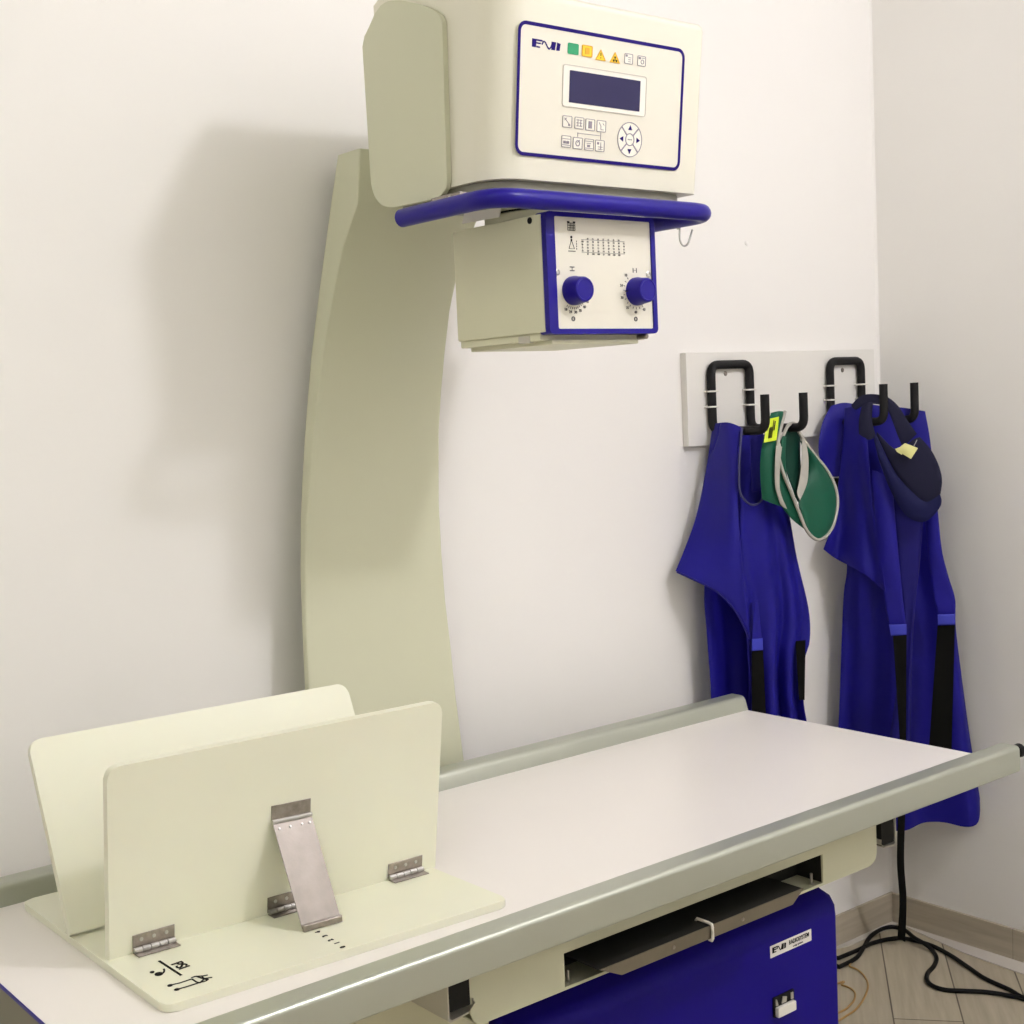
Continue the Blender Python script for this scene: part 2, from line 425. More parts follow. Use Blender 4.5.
# head housing: side profile (y,z) swept in x, with rounded front-left and front-right vertical edges
prof = [(-.648, 1.903), (-.681, 2.176), (-.6795, 2.184), (-.673, 2.190), (-.600, 2.213), (-.45, 2.246), (-.36, 2.250), (-.338, 2.240), (-.338, 1.903)]
HX0, HX1, RL = -1.872, -1.412, .060
secs = []
N = 10
for i in range(N+1):
    a = PI/2*i/N
    secs.append((HX0+RL-RL*math.cos(a), RL-RL*math.sin(a)))
mid = list(secs)
for i in range(6):
    a = PI/2*i/5
    mid.append((HX1-.012+.012*math.sin(a), .012-.012*math.cos(a)))
rings = []
for x, inset in mid:
    ring = []
    for k, (y, z) in enumerate(prof):
        yy = y+inset if y < -.5 else y
        ring.append((x, yy, z))
    rings.append(ring)
b = loft(NB(), rings); housing = obj('head_housing', b, M['cream'], xr, 30)
b = prism(NB(), [(x, y, 1.8905) for x, y in rr(-1.862, -1.417, -.634, -.345, .052, 6)], (0, 0, .0124), .002, 1); obj('base_pan', b, M['pan'], xr)
# left side cover
cov = [(-0.5463, 2.17), (-0.5379, 1.907), (-0.5286, 1.895), (-0.5087, 1.889), (-0.4861, 1.889), (-0.3742, 1.892), (-0.347, 1.899), (-0.3266, 1.915), (-0.3161, 1.938), (-0.312, 2.186), (-0.336, 2.204), (-0.3634, 2.229), (-0.3943, 2.233), (-0.4351, 2.224), (-0.4855, 2.205), (-0.5177, 2.19)]
cov = roundpoly(cov, .010, 3)
b = prism(NB(), [(-1.882, y, z) for y, z in cov], (.0095, 0, 0), .0025, 2); obj('side_cover', b, M['beige'], xr)
# bracket with screw where the handle leaves the head
b = NB(); bx(b, -1.893, -1.868, -.585, -.505, 1.8725, 1.8885, .002)
br = obj('handle_bracket', b, M['dsteel'], xr)
b = NB(); lathe(b, (-1.893, -.56, 1.881), (-1, 0, 0), [(0, .004), (.002, .004), (.003, .002), (.003, 0)], 10); obj('screw', b, M['screw'], br)
# U handle
HZ = 1.867
hp = fillet3([(-1.895, -.425, HZ), (-1.895, -.675, HZ), (-1.400, -.675, HZ), (-1.400, -.395, HZ)], .055, 8)
b = tube(NB(), hp, .0154, 18); obj('handle', b, M['blue'], xr, 60)
b = NB(); bx(b, -1.425, -1.395, -.47, -.42, 1.873, 1.8885, .002); obj('handle_bracket', b, M['dsteel'], xr)

# control panel foil on the sloping face
P = Pl((0, -.66+.115*.1-.0006, 1.9), (1, 0, 0), (0, -.115, 1))
bd = [(-1.829, 0.2441), (-1.463, 0.2422), (-1.466, 0.0374), (-1.831, 0.0401)]
u0 = (bd[0][0]+bd[3][0])/2-.003; u1 = (bd[1][0]+bd[2][0])/2+.003; v1 = (bd[0][1]+bd[1][1])/2; v0 = (bd[2][1]+bd[3][1])/2
b = NB(); P.slab(b, rr(u0, u1, v0, v1, .016, 6), 0, .0007); cp = obj('control_panel', b, M['plate'], xr)
T0 = .0007
b = NB(); P.rrect(b, u0, u1, v0, v1, .016, .0056, T0); obj('border', b, M['ink'], cp)
lg = [(-1.802, 0.2117), (-1.747, 0.2124)]
b = NB(); maker_logo(Pl(P.p(0, 0, T0), P.ex, P.ey), b, (lg[0][0]+lg[1][0])/2, (lg[0][1]+lg[1][1])/2, lg[1][0]-lg[0][0]+.004, .0125); obj('maker_logo', b, M['ink'], cp)
def pnc(q): return q
ic = [(-1.718, 0.2128), (-1.688, 0.2129), (-1.658, 0.2099), (-1.626, 0.2097), (-1.595, 0.2118), (-1.565, 0.2116)]
b = NB(); P.slab(b, rr(ic[0][0]-.0115, ic[0][0]+.0115, ic[0][1]-.0085, ic[0][1]+.0085, .002), T0, .001); obj('green_indicator', b, M['green'], cp)
b = NB(); P.slab(b, rr(ic[1][0]-.0112, ic[1][0]+.0112, ic[1][1]-.009, ic[1][1]+.009, .002), T0, .001); oo = obj('yellow_indicator', b, M['yellow'], cp)
b = NB(); P.rrect(b, ic[1][0]-.0112, ic[1][0]+.0112, ic[1][1]-.009, ic[1][1]+.009, .002, .0014, T0+.001); P.slab(b, rr(ic[1][0]-.0045, ic[1][0]+.0045, ic[1][1]-.005, ic[1][1]+.005, .001), T0+.001); obj('symbol', b, M['amber'], oo)
for k in (2, 3):
    u, v = ic[k]; tri = [(u-.0115, v-.008), (u+.0115, v-.008), (u, v+.009)]
    b = NB(); P.slab(b, tri, T0, .001); oo = obj('warning_triangle', b, M['yellow'], cp)
    b = NB()
    c = Vector((u, v-.0023)); P.ring(b, tri, [tuple(c+(Vector(q)-c)*.82) for q in tri], T0+.001)
    obj('edge_line', b, M['amber'], oo)
    b = NB()
    if k == 2: P.line(b, (u, v-.001), (u, v+.004), .0012, T0+.001); P.slab(b, P.circ(u, v-.0042, .0009, 8), T0+.001)
    else:
        for a in (90, 210, 330):
            a = math.radians(a); P.slab(b, [(u, v-.0028)]+[(u+.0050*math.cos(a+d), v-.0028+.0050*math.sin(a+d)) for d in (-.45, 0, .45)], T0+.001)
    obj('symbol', b, M['black'], oo)
def key(u, v, w, h, sym, ink='grey_ink'):
    b = NB(); P.slab(b, rr(u-w/2, u+w/2, v-h/2, v+h/2, .0022), T0, .0009); o = obj('key', b, M['lcdb'], cp)
    b = NB(); P.rrect(b, u-w/2, u+w/2, v-h/2, v+h/2, .0022, .0009, T0+.0009)
    for s in sym:
        if s[0] == 'l': P.line(b, (u+s[1]*w, v+s[2]*h), (u+s[3]*w, v+s[4]*h), .0009, T0+.0009)
        if s[0] == 'b': P.slab(b, [(u+s[1]*w, v+s[2]*h), (u+s[3]*w, v+s[2]*h), (u+s[3]*w, v+s[4]*h), (u+s[1]*w, v+s[4]*h)], T0+.0009)
        if s[0] == 'c': P.ring(b, P.circ(u+s[1]*w, v+s[2]*h, s[3]*w, 14), P.circ(u+s[1]*w, v+s[2]*h, s[3]*w*.72, 14), T0+.0009)
    obj('symbol', b, M[ink], o)
key(*ic[4], .019, .0165, [('b', -.36, .18, -.16, .38), ('l', -.05, .12, .3, .12), ('l', -.05, -.08, .3, -.08), ('l', -.05, -.28, .3, -.28)])
key(*ic[5], .019, .0165, [('b', -.36, .16, -.10, .36), ('c', .1, -.08, .2), ('l', .05, .3, .35, .3)])
k1 = [(-1.726, 0.0988), (-1.7, 0.0989), (-1.676, 0.0982), (-1.651, 0.0982), (-1.727, 0.0676), (-1.702, 0.0668), (-1.677, 0.0666), (-1.653, 0.0666)]
syms = [
    [('l', -.3, .3, .3, -.3), ('l', -.3, .1, -.1, .3), ('b', .1, -.35, .3, -.2)],
    [('l', -.3, .25, .3, .25), ('l', -.3, 0, .3, 0), ('l', -.3, -.25, .3, -.25), ('l', -.15, -.3, -.15, .3), ('l', .15, -.3, .15, .3)],
    [('b', -.18, -.3, .18, .3)],
    [('l', -.25, .3, -.05, 0), ('l', -.05, 0, -.05, -.3), ('l', -.05, -.3, .25, -.3), ('l', .15, .25, .3, .1)],
    [('l', -.4, .22, .4, .22), ('b', -.3, -.18, -.05, .05), ('b', .02, -.18, .3, .05), ('l', -.4, -.3, .4, -.3)],
    [('c', 0, 0, .24), ('l', -.05, .05, .2, .3)],
    [('l', -.4, .28, .4, .28), ('l', -.25, .1, .2, .1), ('b', -.2, -.22, .1, -.02), ('l', -.4, -.32, .4, -.32)],
    [('b', -.3, .1, -.1, .3), ('l', .1, .3, .1, -.3), ('l', -.2, -.1, .3, -.1), ('l', -.2, -.3, .3, -.3)]]
for (u, v), sy in zip(k1, syms): key(u, v, .0205, .0185, sy)
b = NB(); ua, ub = k1[5], k1[7]
vm = (k1[1][1]+k1[5][1])/2
P.line(b, (ua[0], ua[1]+.010), (ua[0], vm+.0010), .0008, T0); P.line(b, (ua[0], vm), (ub[0], vm), .0008, T0); P.line(b, (k1[3][0], k1[3][1]-.010), (k1[3][0], ub[1]+.010), .0008, T0); obj('link_line', b, M['grey_ink'], cp)
bz = [(-1.738, 0.1874), (-1.55, 0.1879), (-1.552, 0.1214), (-1.739, 0.1222)]
bu0 = (bz[0][0]+bz[3][0])/2; bu1 = (bz[1][0]+bz[2][0])/2; bv1 = (bz[0][1]+bz[1][1])/2; bv0 = (bz[2][1]+bz[3][1])/2
b = NB(); P.slab(b, rr(bu0, bu1, bv0, bv1, .005), T0, .0008); scb = obj('screen_bezel', b, M['lcdb'], cp)
b = NB(); P.rrect(b, bu0, bu1, bv0, bv1, .005, .0012, T0+.0008); obj('outline', b, M['faint'], scb)
sc = [(-1.723, 0.1798), (-1.565, 0.179), (-1.566, 0.1287), (-1.725, 0.1303)]
su0 = (sc[0][0]+sc[3][0])/2; su1 = (sc[1][0]+sc[2][0])/2; sv1 = (sc[0][1]+sc[1][1])/2; sv0 = (sc[2][1]+sc[3][1])/2
b = NB(); P.slab(b, rr(su0, su1, sv0, sv1, .001, 2), T0+.0008, .0006); obj('display', b, M['lcd'], scb)
(du, dv), = [(-1.585, 0.0822)]
R1 = .0285
b = NB(); P.slab(b, P.circ(du, dv, R1, 40), T0, .0008); dp = obj('direction_pad', b, M['lcdb'], cp)
b = NB(); P.ring(b, P.circ(du, dv, R1, 40), P.circ(du, dv, R1-.0012, 40), T0+.0008); P.ring(b, P.circ(du, dv, .0105, 28), P.circ(du, dv, .0090, 28), T0+.0008)
for a in (45, 135, 225, 315):
    a = math.radians(a); P.line(b, (du+.0105*math.cos(a), dv+.0105*math.sin(a)), (du+R1*math.cos(a), dv+R1*math.sin(a)), .0022, T0+.0008)
for k in (-1, 0, 1): P.slab(b, P.circ(du+k*.0035, dv, .0011, 8), T0+.0008)
obj('divider', b, M['grey_ink'], dp)
for a in range(4):
    a = a*PI/2; c = Vector((math.cos(a), math.sin(a))); q = Vector((-c.y, c.x)); o = Vector((du, dv))
    b = NB(); P.slab(b, [tuple(o+c*.0235), tuple(o+c*.0155+q*.0045), tuple(o+c*.0155-q*.0045)], T0+.0008); obj('arrow', b, M['ink'], dp)

# collimator box
CX0, CX1, CZ0, CZ1, CY = -1.764, -1.515, 1.660, 1.857, -.64
b = NB(); bx(b, CX0+.001, CX1-.001, -.625, -.385, CZ0, CZ1-.002, .006, 3); cl = obj('collimator', b, M['ivory'], xr)
b = NB(); lathe(b, (TX, -.515, CZ1-.003), (0, 0, 1), [(0, .118), (.014, .118), (.016, .114)], 48); lathe(b, (TX, -.515, CZ1+.0165), (0, 0, 1), [(0, .114), (.014, .114), (.016, .11), (.016, 0)], 48); sr = obj('swivel_ring', b, M['ivory'], xr)
b = NB(); lathe(b, (TX, -.515, CZ1+.013), (0, 0, 1), [(0, .1125), (.0036, .1125)], 48); obj('gap_seal', b, M['dark'], sr)
b = NB(); bx(b, CX0-.0015, CX0+.0012, -.63, -.40, CZ0+.002, CZ1-.004, .001); obj('side_skin', b, M['ivory'], cl)
b = NB(); bx(b, CX0+.004, CX1-.004, -.612, -.392, CZ0-.011, CZ0+.001, .002); bx(b, CX0+.02, CX1-.03, -.622, -.40, CZ0-.018, CZ0-.0105, .0015); obj('filter_rail', b, M['ivory'], cl)
b = NB(); bx(b, CX0+.0025, CX0+.012, -.585, -.555, CZ0-.013, CZ0-.001, .001); obj('rail_clip', b, M['chan'], cl)
b = NB(); lathe(b, (CX1-.02, -.612, CZ0-.006), (0, -1, 0), [(0, .005), (.02, .005), (.022, .003), (.022, 0)], 12); obj('lock_pin', b, M['dsteel'], cl)
F = Pl((0, CY, 0), (1, 0, 0), (0, 0, 1))
b = NB(); F.ring(b, rr(CX0, CX1, CZ0-.002, CZ1, .009, 5), rr(CX0+.019, CX1-.0095, CZ0+.0065, CZ1-.0075, .003, 5), -.026, .0275)
obj('blue_bezel', b, M['blue'], cl)
b = NB(); F.slab(b, rr(CX0+.0185, CX1-.009, CZ0+.006, CZ1-.007, .003, 5), -.016, .0145); fp = obj('face_plate', b, M['plate'], cl)
F = Pl((0, CY-.0015+.0031, 0), (1, 0, 0), (0, 0, 1)); F = Pl((0, CY+.0015, 0), (1, 0, 0), (0, 0, 1))
b = NB()
(lu, lv), (cu_, cv_), = [(-1.706, 1.834), (-1.707, 1.806)]
for k in range(6): F.line(b, (lu-.008+.0032*k, lv-.006), (lu-.008+.0032*k, lv+.006), .0007)
for k in range(4): F.line(b, (lu-.008, lv-.006+.004*k), (lu+.008, lv-.006+.004*k), .0009)
F.line(b, (lu-.009, lv+.0075), (lu-.004, lv+.0075), .0025); F.line(b, (lu+.004, lv+.0075), (lu+.009, lv+.0075), .0025)
F.slab(b, F.circ(cu_, cv_+.011, .0022, 10)); F.line(b, (cu_, cv_+.008), (cu_, cv_+.004), .003)
F.line(b, (cu_-.001, cv_+.004), (cu_-.006, cv_-.008), .0008); F.line(b, (cu_+.001, cv_+.004), (cu_+.006, cv_-.008), .0008); F.line(b, (cu_-.008, cv_-.012), (cu_+.008, cv_-.012), .0010)
F.line(b, (cu_-.006, cv_-.008), (cu_+.006, cv_-.008), .0006)
for k in range(4): F.line(b, (cu_+.011, cv_-.009+.004*k), (cu_+.011, cv_-.0065+.004*k), .0010)
obj('beam_symbol', b, M['black'], cl)
tb = [(-1.689, 1.819), (-1.582, 1.817), (-1.584, 1.786), (-1.69, 1.79)]
tu0, tu1 = tb[0][0], tb[1][0]; tv1 = (tb[0][1]+tb[1][1])/2; tv0 = (tb[2][1]+tb[3][1])/2
b = NB(); random.seed(3)
for i in range(9):
    u = tu0+(tu1-tu0)*(i+.5)/9
    for j in range(6):
        v = tv0+(tv1-tv0)*(j+.5)/6
        if i in (0, 8) and j in (0, 5): continue
        text_bm(b, str(random.choice((10, 12, 15, 18, 24, 30, 35, 43))) if i and j not in (0,) else str(random.choice((65, 75, 90, 100))), .0040, F.m4(u, v), -.00005)
for f_ in (.17, .86): F.line(b, (tu0+.004, tv0+(tv1-tv0)*f_), (tu1-.004, tv0+(tv1-tv0)*f_), .0005)
obj('field_size_chart', b, M['grey_print'], cl)
kn = [(-1.708, 1.729), (-1.563, 1.73), (-1.708, 1.765), (-1.564, 1.766), (-1.71, 1.683), (-1.566, 1.683), (-1.741, 1.759), (-1.532, 1.76)]
for q, a0, a1 in ((0, 240, 330), (1, 130, 300)):
    b = NB()
    u, v = kn[q+2]
    if q == 0: F.line(b, (u-.005, v+.003), (u+.005, v+.003), .0016); F.line(b, (u-.005, v-.003), (u+.005, v-.003), .0016); F.line(b, (u, v-.003), (u, v+.003), .0007)
    else: F.line(b, (u-.004, v-.004), (u-.004, v+.004), .0014); F.line(b, (u+.004, v-.004), (u+.004, v+.004), .0014); F.line(b, (u-.004, v), (u+.004, v), .0006)
    obj('symbol', b, M['grey_print'], cl)
    b = NB(); u, v = kn[q+4]
    F.ring(b, F.circ(u, v, .0042, 14), F.circ(u, v, .0022, 14)); F.line(b, (u-.002, v), (u+.002, v), .0008)
    obj('symbol', b, M['grey_print'], cl)
    b = NB(); u, v = kn[q]
    for k in range(12):
        a = math.radians(a0+(a1-a0)*k/11); F.line(b, (u+.027*math.cos(a), v+.027*math.sin(a)), (u+.0305*math.cos(a), v+.0305*math.sin(a)), .0009)
    for k in range(6):
        a = math.radians(a0+(a1-a0)*k/5); text_bm(b, ('18', '24', '30', '35', '40', '43')[k], .0065, F.m4(u+.0355*math.cos(a), v+.0355*math.sin(a)), .0001)
    obj('dial_scale', b, M['grey_print'], cl)
for q in (6, 7):
    u, v = kn[q]; b = NB(); p0 = F.p(u, v, 0); lathe(b, p0, F.n, [(0, .0055), (.0012, .0055), (.002, .004), (.002, .0032), (.001, .003), (.001, 0)], 16); obj('screw_ring', b, M['screw'], cl)
for q, ang in ((0, 0), (1, 180)):
    u, v = kn[q]; p0 = F.p(u, v, 0)
    b = NB(); lathe(b, p0, F.n, [(0, .0240), (.008, .0240), (.010, .0230), (.027, .0212), (.030, .0195), (.0305, .0172), (.0295, .0162), (.0295, 0)], 36)
    kb = obj('knob', b, M['blue'], cl, 40)
    b = NB(); a = math.radians(ang); F.line(b, (u+.022*math.cos(a), v), (u+.030*math.cos(a), v), .0018, .004, .002); obj('pointer', b, M['black'], cl)
b = NB(); lathe(b, (CX0-.0014, -.604, 1.8455), (-1, 0, 0), [(0, .0055), (.0012, .0055), (.0014, 0)], 16); obj('side_hole', b, M['rubber'], cl)
pt = [(-0.4339, 1.881), (-0.5348, 1.876), (-0.5307, 1.861), (-0.4258, 1.863)]
b = prism(NB(), [(-1.770, y, z) for y, z in pt], (.0012, 0, 0)); obj('paper_slip', b, M['white'], cl)

# wire hook hanging on the right arm of the handle
b = NB()
loop = [(-1.400+.0155*math.cos(a), -.585, HZ+.0155*math.sin(a)) for a in [math.radians(k) for k in range(150, -91, -20)]]
loop += [(-1.394, -0.587, 1.859), (-1.397, -0.588, 1.845), (-1.398, -0.589, 1.83), (-1.394, -0.592, 1.82), (-1.387, -0.596, 1.821), (-1.382, -0.598, 1.831), (-1.376, -0.6, 1.848)]
tube(b, spline(loop, 3), .0019, 8); tag(obj('wire_hook', b, M['screw']), 'small bent wire hook hanging from the right end of the blue handle', 'hook')

# ------------------------------------------------------------------ x-ray table
TZ = .80; TL, TR = -2.668, -.824; YB, YF = -.206, -.849; YC = (YB+YF)/2
tbz = thing('xray_table', 'long white-topped x-ray table with grey aluminium side rails', 'table', (-1.75, YC, 0))
b = NB(); bx(b, TL, TR, YF-.015, YB+.015, TZ-.030, TZ, .0015, 2); obj('tabletop', b, M['top'], tbz)
b = NB(); bx(b, TL-.0018, TL-.0001, YF+.005, YB-.005, TZ-.0055, TZ+.0004, .0005, 1); obj('edge_band', b, M['blue'], tbz)
def rail(s):
    """rail cross-section in y (away from the table centre) and z; s=+1 back, -1 front"""
    pr = [(0, .0005), (.008, .0225), (.0105, .0275), (.0145, .0310), (.020, .0325), (.0475, .0325), (.0507, .0319), (.0536, .0301), (.0556, .0273), (.0563, .0240), (.0573, -.014), (.0555, -.018), (.050, -.0195), (.006, -.0195), (.0, -.012)]
    half = (YB-YF)/2
    return [(YC+s*(half+d), TZ+h) for d, h in pr]
for s in (1, -1):
    b = prism(NB(), [(TL-.004, y, z) for y, z in rail(s)], (TR-TL+.004, 0, 0)); r_ = obj('side_rail', b, M['alu'], tbz, 40)
    c = rail(s); cy = sum(q[0] for q in c)/len(c); cz = sum(q[1] for q in c)/len(c)
    for x in (TR, TL-.0065):
        b = prism(NB(), [(x, cy+(y-cy)*.985, cz+(z-cz)*.985) for y, z in c], (.0025, 0, 0), .0008, 1); obj('rail_cap', b, M['aluend'], r_)
b = NB(); lathe(b, (TR+.0026, -.893, .818), (1, 0, 0), [(0, .006), (.004, .006), (.005, .013), (.018, .014), (.021, .011), (.021, 0)], 16); obj('brake_knob', b, M['rubber'], tbz)
b = NB(); bx(b, TL+.06, TR-.06, YF+.02, YB-.02, .745, .7695, .003); obj('underframe', b, M['ivory'], tbz)
b = NB(); bx(b, TL-.0016, TL-.0001, YF+.005, YB-.005, TZ-.080, TZ-.0058); obj('end_shade_panel', b, M['olive'], tbz)  # added sheet, its dark olive colour imitates the shade below the table end
# bucky housing with its slot and tray
BF = -.82; BX0, BX1 = -2.122, -1.172; BZ0, BZ1 = .664, .7449
SX0, SX1, SZ0, SZ1 = -1.944, -1.330, .6685, .721
b = NB()
yb = -.26
def wallbox(x0, x1, y0, y1, z0, z1): bx(b, x0, x1, y0, y1, z0, z1)
# front panel in one piece round the slot, with rounded lower corners
outer = [(BX0, BZ1), (BX0, BZ0+.022), (BX0+.006, BZ0+.007), (BX0+.022, BZ0), (SX0, BZ0), (SX1, BZ0), (BX1-.022, BZ0), (BX1-.006, BZ0+.007), (BX1, BZ0+.022), (BX1, BZ1)]
prism(b, [(x, BF, z) for x, z in [(BX0, BZ1), (BX0, BZ0+.022), (BX0+.006, BZ0+.007), (BX0+.022, BZ0), (SX0, BZ0), (SX0, BZ1)]], (0, .004, 0))
prism(b, [(x, BF, z) for x, z in [(SX1, BZ1), (SX1, BZ0), (BX1-.022, BZ0), (BX1-.006, BZ0+.007), (BX1, BZ0+.022), (BX1, BZ1)]], (0, .004, 0))
wallbox(SX0, SX1, BF, BF+.004, SZ1, BZ1); wallbox(SX0, SX1, BF, BF+.004, BZ0, SZ0)
wallbox(BX0, BX0+.004, BF+.004, yb, BZ0+.022, BZ1); wallbox(BX1-.004, BX1, BF+.004, yb, BZ0+.022, BZ1)
wallbox(BX0+.012, BX1-.012, BF+.004, yb, BZ0, BZ0+.0035); wallbox(BX0, BX1, yb, yb+.004, BZ0, BZ1)
bk = obj('bucky_housing', b, M['beige'], tbz)
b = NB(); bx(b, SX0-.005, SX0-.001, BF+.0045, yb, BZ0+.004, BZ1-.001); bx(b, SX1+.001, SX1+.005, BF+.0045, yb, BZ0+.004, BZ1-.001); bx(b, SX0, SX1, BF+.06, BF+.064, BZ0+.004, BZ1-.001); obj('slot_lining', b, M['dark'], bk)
for x in (SX0+.016, SX1-.018):
    b = NB(); lathe(b, (x, BF+.012, SZ0-.001), (0, 0, 1), [(0, .004), (.004, .004), (.005, .0025), (.02, .0025), (.02, 0)], 10); obj('guide_pin', b, M['screw'], bk)
ty = -.862
tf = [(-1.91, 0.6995), (-1.435, 0.6955), (-1.465, 0.6775), (-1.866, 0.6781)]
b = NB()
zt = (tf[0][1]+tf[1][1])/2
prism(b, [(tf[0][0], ty, zt), (tf[1][0], ty, zt), (tf[2][0], ty, zt-.021), (tf[3][0], ty, zt-.021)], (0, .002, 0))
ctr = obj('cassette_tray', b, M['tray'], tbz)
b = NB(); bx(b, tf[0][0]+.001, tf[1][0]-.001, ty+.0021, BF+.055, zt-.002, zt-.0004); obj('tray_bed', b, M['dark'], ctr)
for k in (.33, .67):
    x = tf[0][0]+(tf[1][0]-tf[0][0])*k; b = NB(); lathe(b, (x, ty, zt-.011), (0, -1, 0), [(0, .0032), (.0012, .003), (.0014, 0)], 10); obj('rivet', b, M['dsteel'], ctr)
# guide channels (U section running across the table)
for x0, x1, s in ((-2.165, -2.118, 1), (-1.166, -1.118, -1)):
    pts = [(x0, .744), (x0, .690), (x0+.004, .687), (x1-.012, .690), (x1-.002, .700), (x1, .708)]
    if s < 0: pts = [(x0+x1-x, z) for x, z in pts]
    inn = [(x+.0025*s, z+.0025) if i else (x+.0025*s, z) for i, (x, z) in enumerate(pts)][::-1]; inn[0] = (pts[-1][0]-.0025*s, pts[-1][1])
    b = prism(NB(), [(x, -.825, z) for x, z in pts+inn], (0, .55, 0)); gc = obj('guide_channel', b, M['chan'], tbz)
    xa, xb = (x0+.004, x1-.006) if s > 0 else (x0+.006, x1-.004)
    b = bx(NB(), xa, xb, -.8225, -.28, .6945 if s < 0 else .7005, .743); obj('channel_shade', b, M['dark'], gc)  # dark block added inside the channel to stand for its deep shade
# legs
for x0, x1, y0, y1 in ((-2.25, -1.995, -.70, -.30), (-1.44, -1.30, -.27, -.225)):
    b = NB(); bx(b, x0, x1, y0, y1, .012, .7449, .012, 3); lg_ = obj('leg', b, M['ivory'], tbz)
    b = NB(); bx(b, x0-.007, x1+.007, y0-.007, y1+.007, 0, .0119, .003); obj('foot', b, M['ivory'], lg_)

# white nylon tie round the tray
(tx, tz_), = [(-1.668, 0.6869)]
b = NB()
ring = [(tx, ty-.0035, zt-.012), (tx, ty-.0035, zt-.020), (tx, ty-.001, zt-.0245), (tx, ty+.004, zt-.0245), (tx, ty+.0055, zt-.020), (tx, ty+.0055, zt-.006), (tx+.0005, ty+.03, zt-.0055), (tx+.0005, ty+.033, zt), (tx, ty+.03, zt+.0035), (tx, ty+.004, zt+.0035), (tx, ty-.002, zt+.0025), (tx, ty-.0035, zt-.002)]
tube(b, ring, .0026, 8, True); tag(obj('nylon_tie', b, M['tie']), 'white nylon loop tied round the middle of the steel tray edge', 'cable tie')

# ------------------------------------------------------------------ generator cabinet
GX0, GX1, GY = -1.985, -1.200, -.75
gn = thing('generator_cabinet', 'dark blue generator cabinet on the floor under the table', 'cabinet', (-1.59, -.52, 0))
pr = [(GY, .006), (GY, .555), (GY+.006, .574), (GY+.02, .588), (GY+.07, .612), (GY+.09, .615), (-.32, .615), (-.305, .60), (-.305, .006)]
secs = [(GX0, .012), (GX0+.004, .004), (GX0+.012, 0), (GX1-.012, 0), (GX1-.004, .004), (GX1, .012)]
rg = []
for x, i in secs: rg.append([(x, max(min(y, -.305-i), GY+i), min(z, .615-i)) for y, z in pr])
b = loft(NB(), rg); obj('body', b, M['dblue'], gn, 40)
b = NB(); bx(b, GX0+.02, GX1-.02, GY+.02, -.33, 0, .0059); obj('plinth', b, M['rubber'], gn)
G = Pl((0, GY, 0), (1, 0, 0), (0, 0, 1))
lb = [(-1.398, 0.5543), (-1.282, 0.5472), (-1.28, 0.5274), (-1.396, 0.5296)]
gu0, gu1 = lb[0][0], lb[1][0]; gv1 = (lb[0][1]+lb[1][1])/2; gv0 = (lb[2][1]+lb[3][1])/2
b = NB(); G.slab(b, rr(gu0, gu1, gv0, gv1, .001, 2), 0, .0006); pl_ = obj('maker_plate', b, M['white'], gn, label='white plate with black lettering')
G2 = Pl((0, GY-.0006, 0), (1, 0, 0), (0, 0, 1)); w = gu1-gu0; h = gv1-gv0
b = NB(); maker_logo(G2, b, gu0+.21*w, gv0+.58*h, .33*w, .46*h)
text_bm(b, 'RADIOSYSTEM', h*.52, G2.m4(gu0+.69*w, gv0+.62*h) @ Matrix.Diagonal((.76, 1, 1, 1)), .0001)
text_bm(b, 'x-ray system', h*.25, G2.m4(gu0+.66*w, gv0+.22*h), -.00005)
obj('lettering', b, M['black'], pl_)
(su, sv), = [(-1.367, 0.4352)]
b = NB(); G.slab(b, rr(su-.029, su+.029, sv-.019, sv+.019, .003), 0, .003); sw = obj('switch_frame', b, M['rubber'], gn)
b = NB(); bx(b, su-.026, su+.024, GY-.012, GY-.003, sv-.017, sv+.001, .002); obj('rocker', b, M['tie'], sw)
b = NB(); G.slab(b, [(su-.024, sv+.015), (su-.024, sv+.003), (su-.018, sv+.003), (su-.022, sv+.015)], .003, .002); G.slab(b, [(su-.004, sv+.015), (su-.008, sv+.003), (su+.004, sv+.003), (su+.006, sv+.012)], .003, .002); G.slab(b, [(su+.018, sv+.015), (su+.018, sv+.003), (su+.024, sv+.003), (su+.024, sv+.015)], .003, .002); obj('catch', b, M['chan'], sw)

# ------------------------------------------------------------------ V positioner on the table
pz = thing('positioning_trough', 'ivory plastic V-shaped positioning trough standing on the left end of the table', 'positioning trough', (-2.27, -.50, TZ))
BT = .812
base = [(-2.547, -.232), (-2.547, -.752), (-2.009, -.777), (-2.009, -.245)]
base = roundpoly(base, .018, 5)
b = prism(NB(), [(x, y, TZ+.0002) for x, y in base], (0, 0, .0115), .002, 2); obj('base_plate', b, M['poly'], pz)
def board(yb, ytop, ztop, t, x0, x1, skew=0.0):
    e = Vector((0, ytop-yb, ztop-BT)); L = e.length; e.normalize(); n = Vector((0, -e.z, e.y))
    pts = [q for q in rr(x0, x1, 0, L, .018, 5) if q[1] > L*.5] + [(x0, 0), (x1, 0)]
    return prism(NB(), [Vector((x, yb+skew*(x-x0), BT))+e*v for x, v in pts], n*t, .002, 2)
SK = (-.577+.556)/(2.543-2.01)
b = board(-.5455, -.588, 1.090, .0125, -2.541, -2.002, SK); obj('front_board', b, M['poly'], pz)
b = board(-.430, -.314, 1.077, .0125, -2.550, -2.008, SK); obj('rear_board', b, M['poly'], pz)
kf = (-.588+.5455)/(1.094-BT)
def fb(x, z, off=0):   # outer face of the front board
    y = -.5455-.0125+SK*(x+2.547)+kf*(z-BT); return Vector((x, y, z))+Vector((0, -1, kf)).normalized()*off
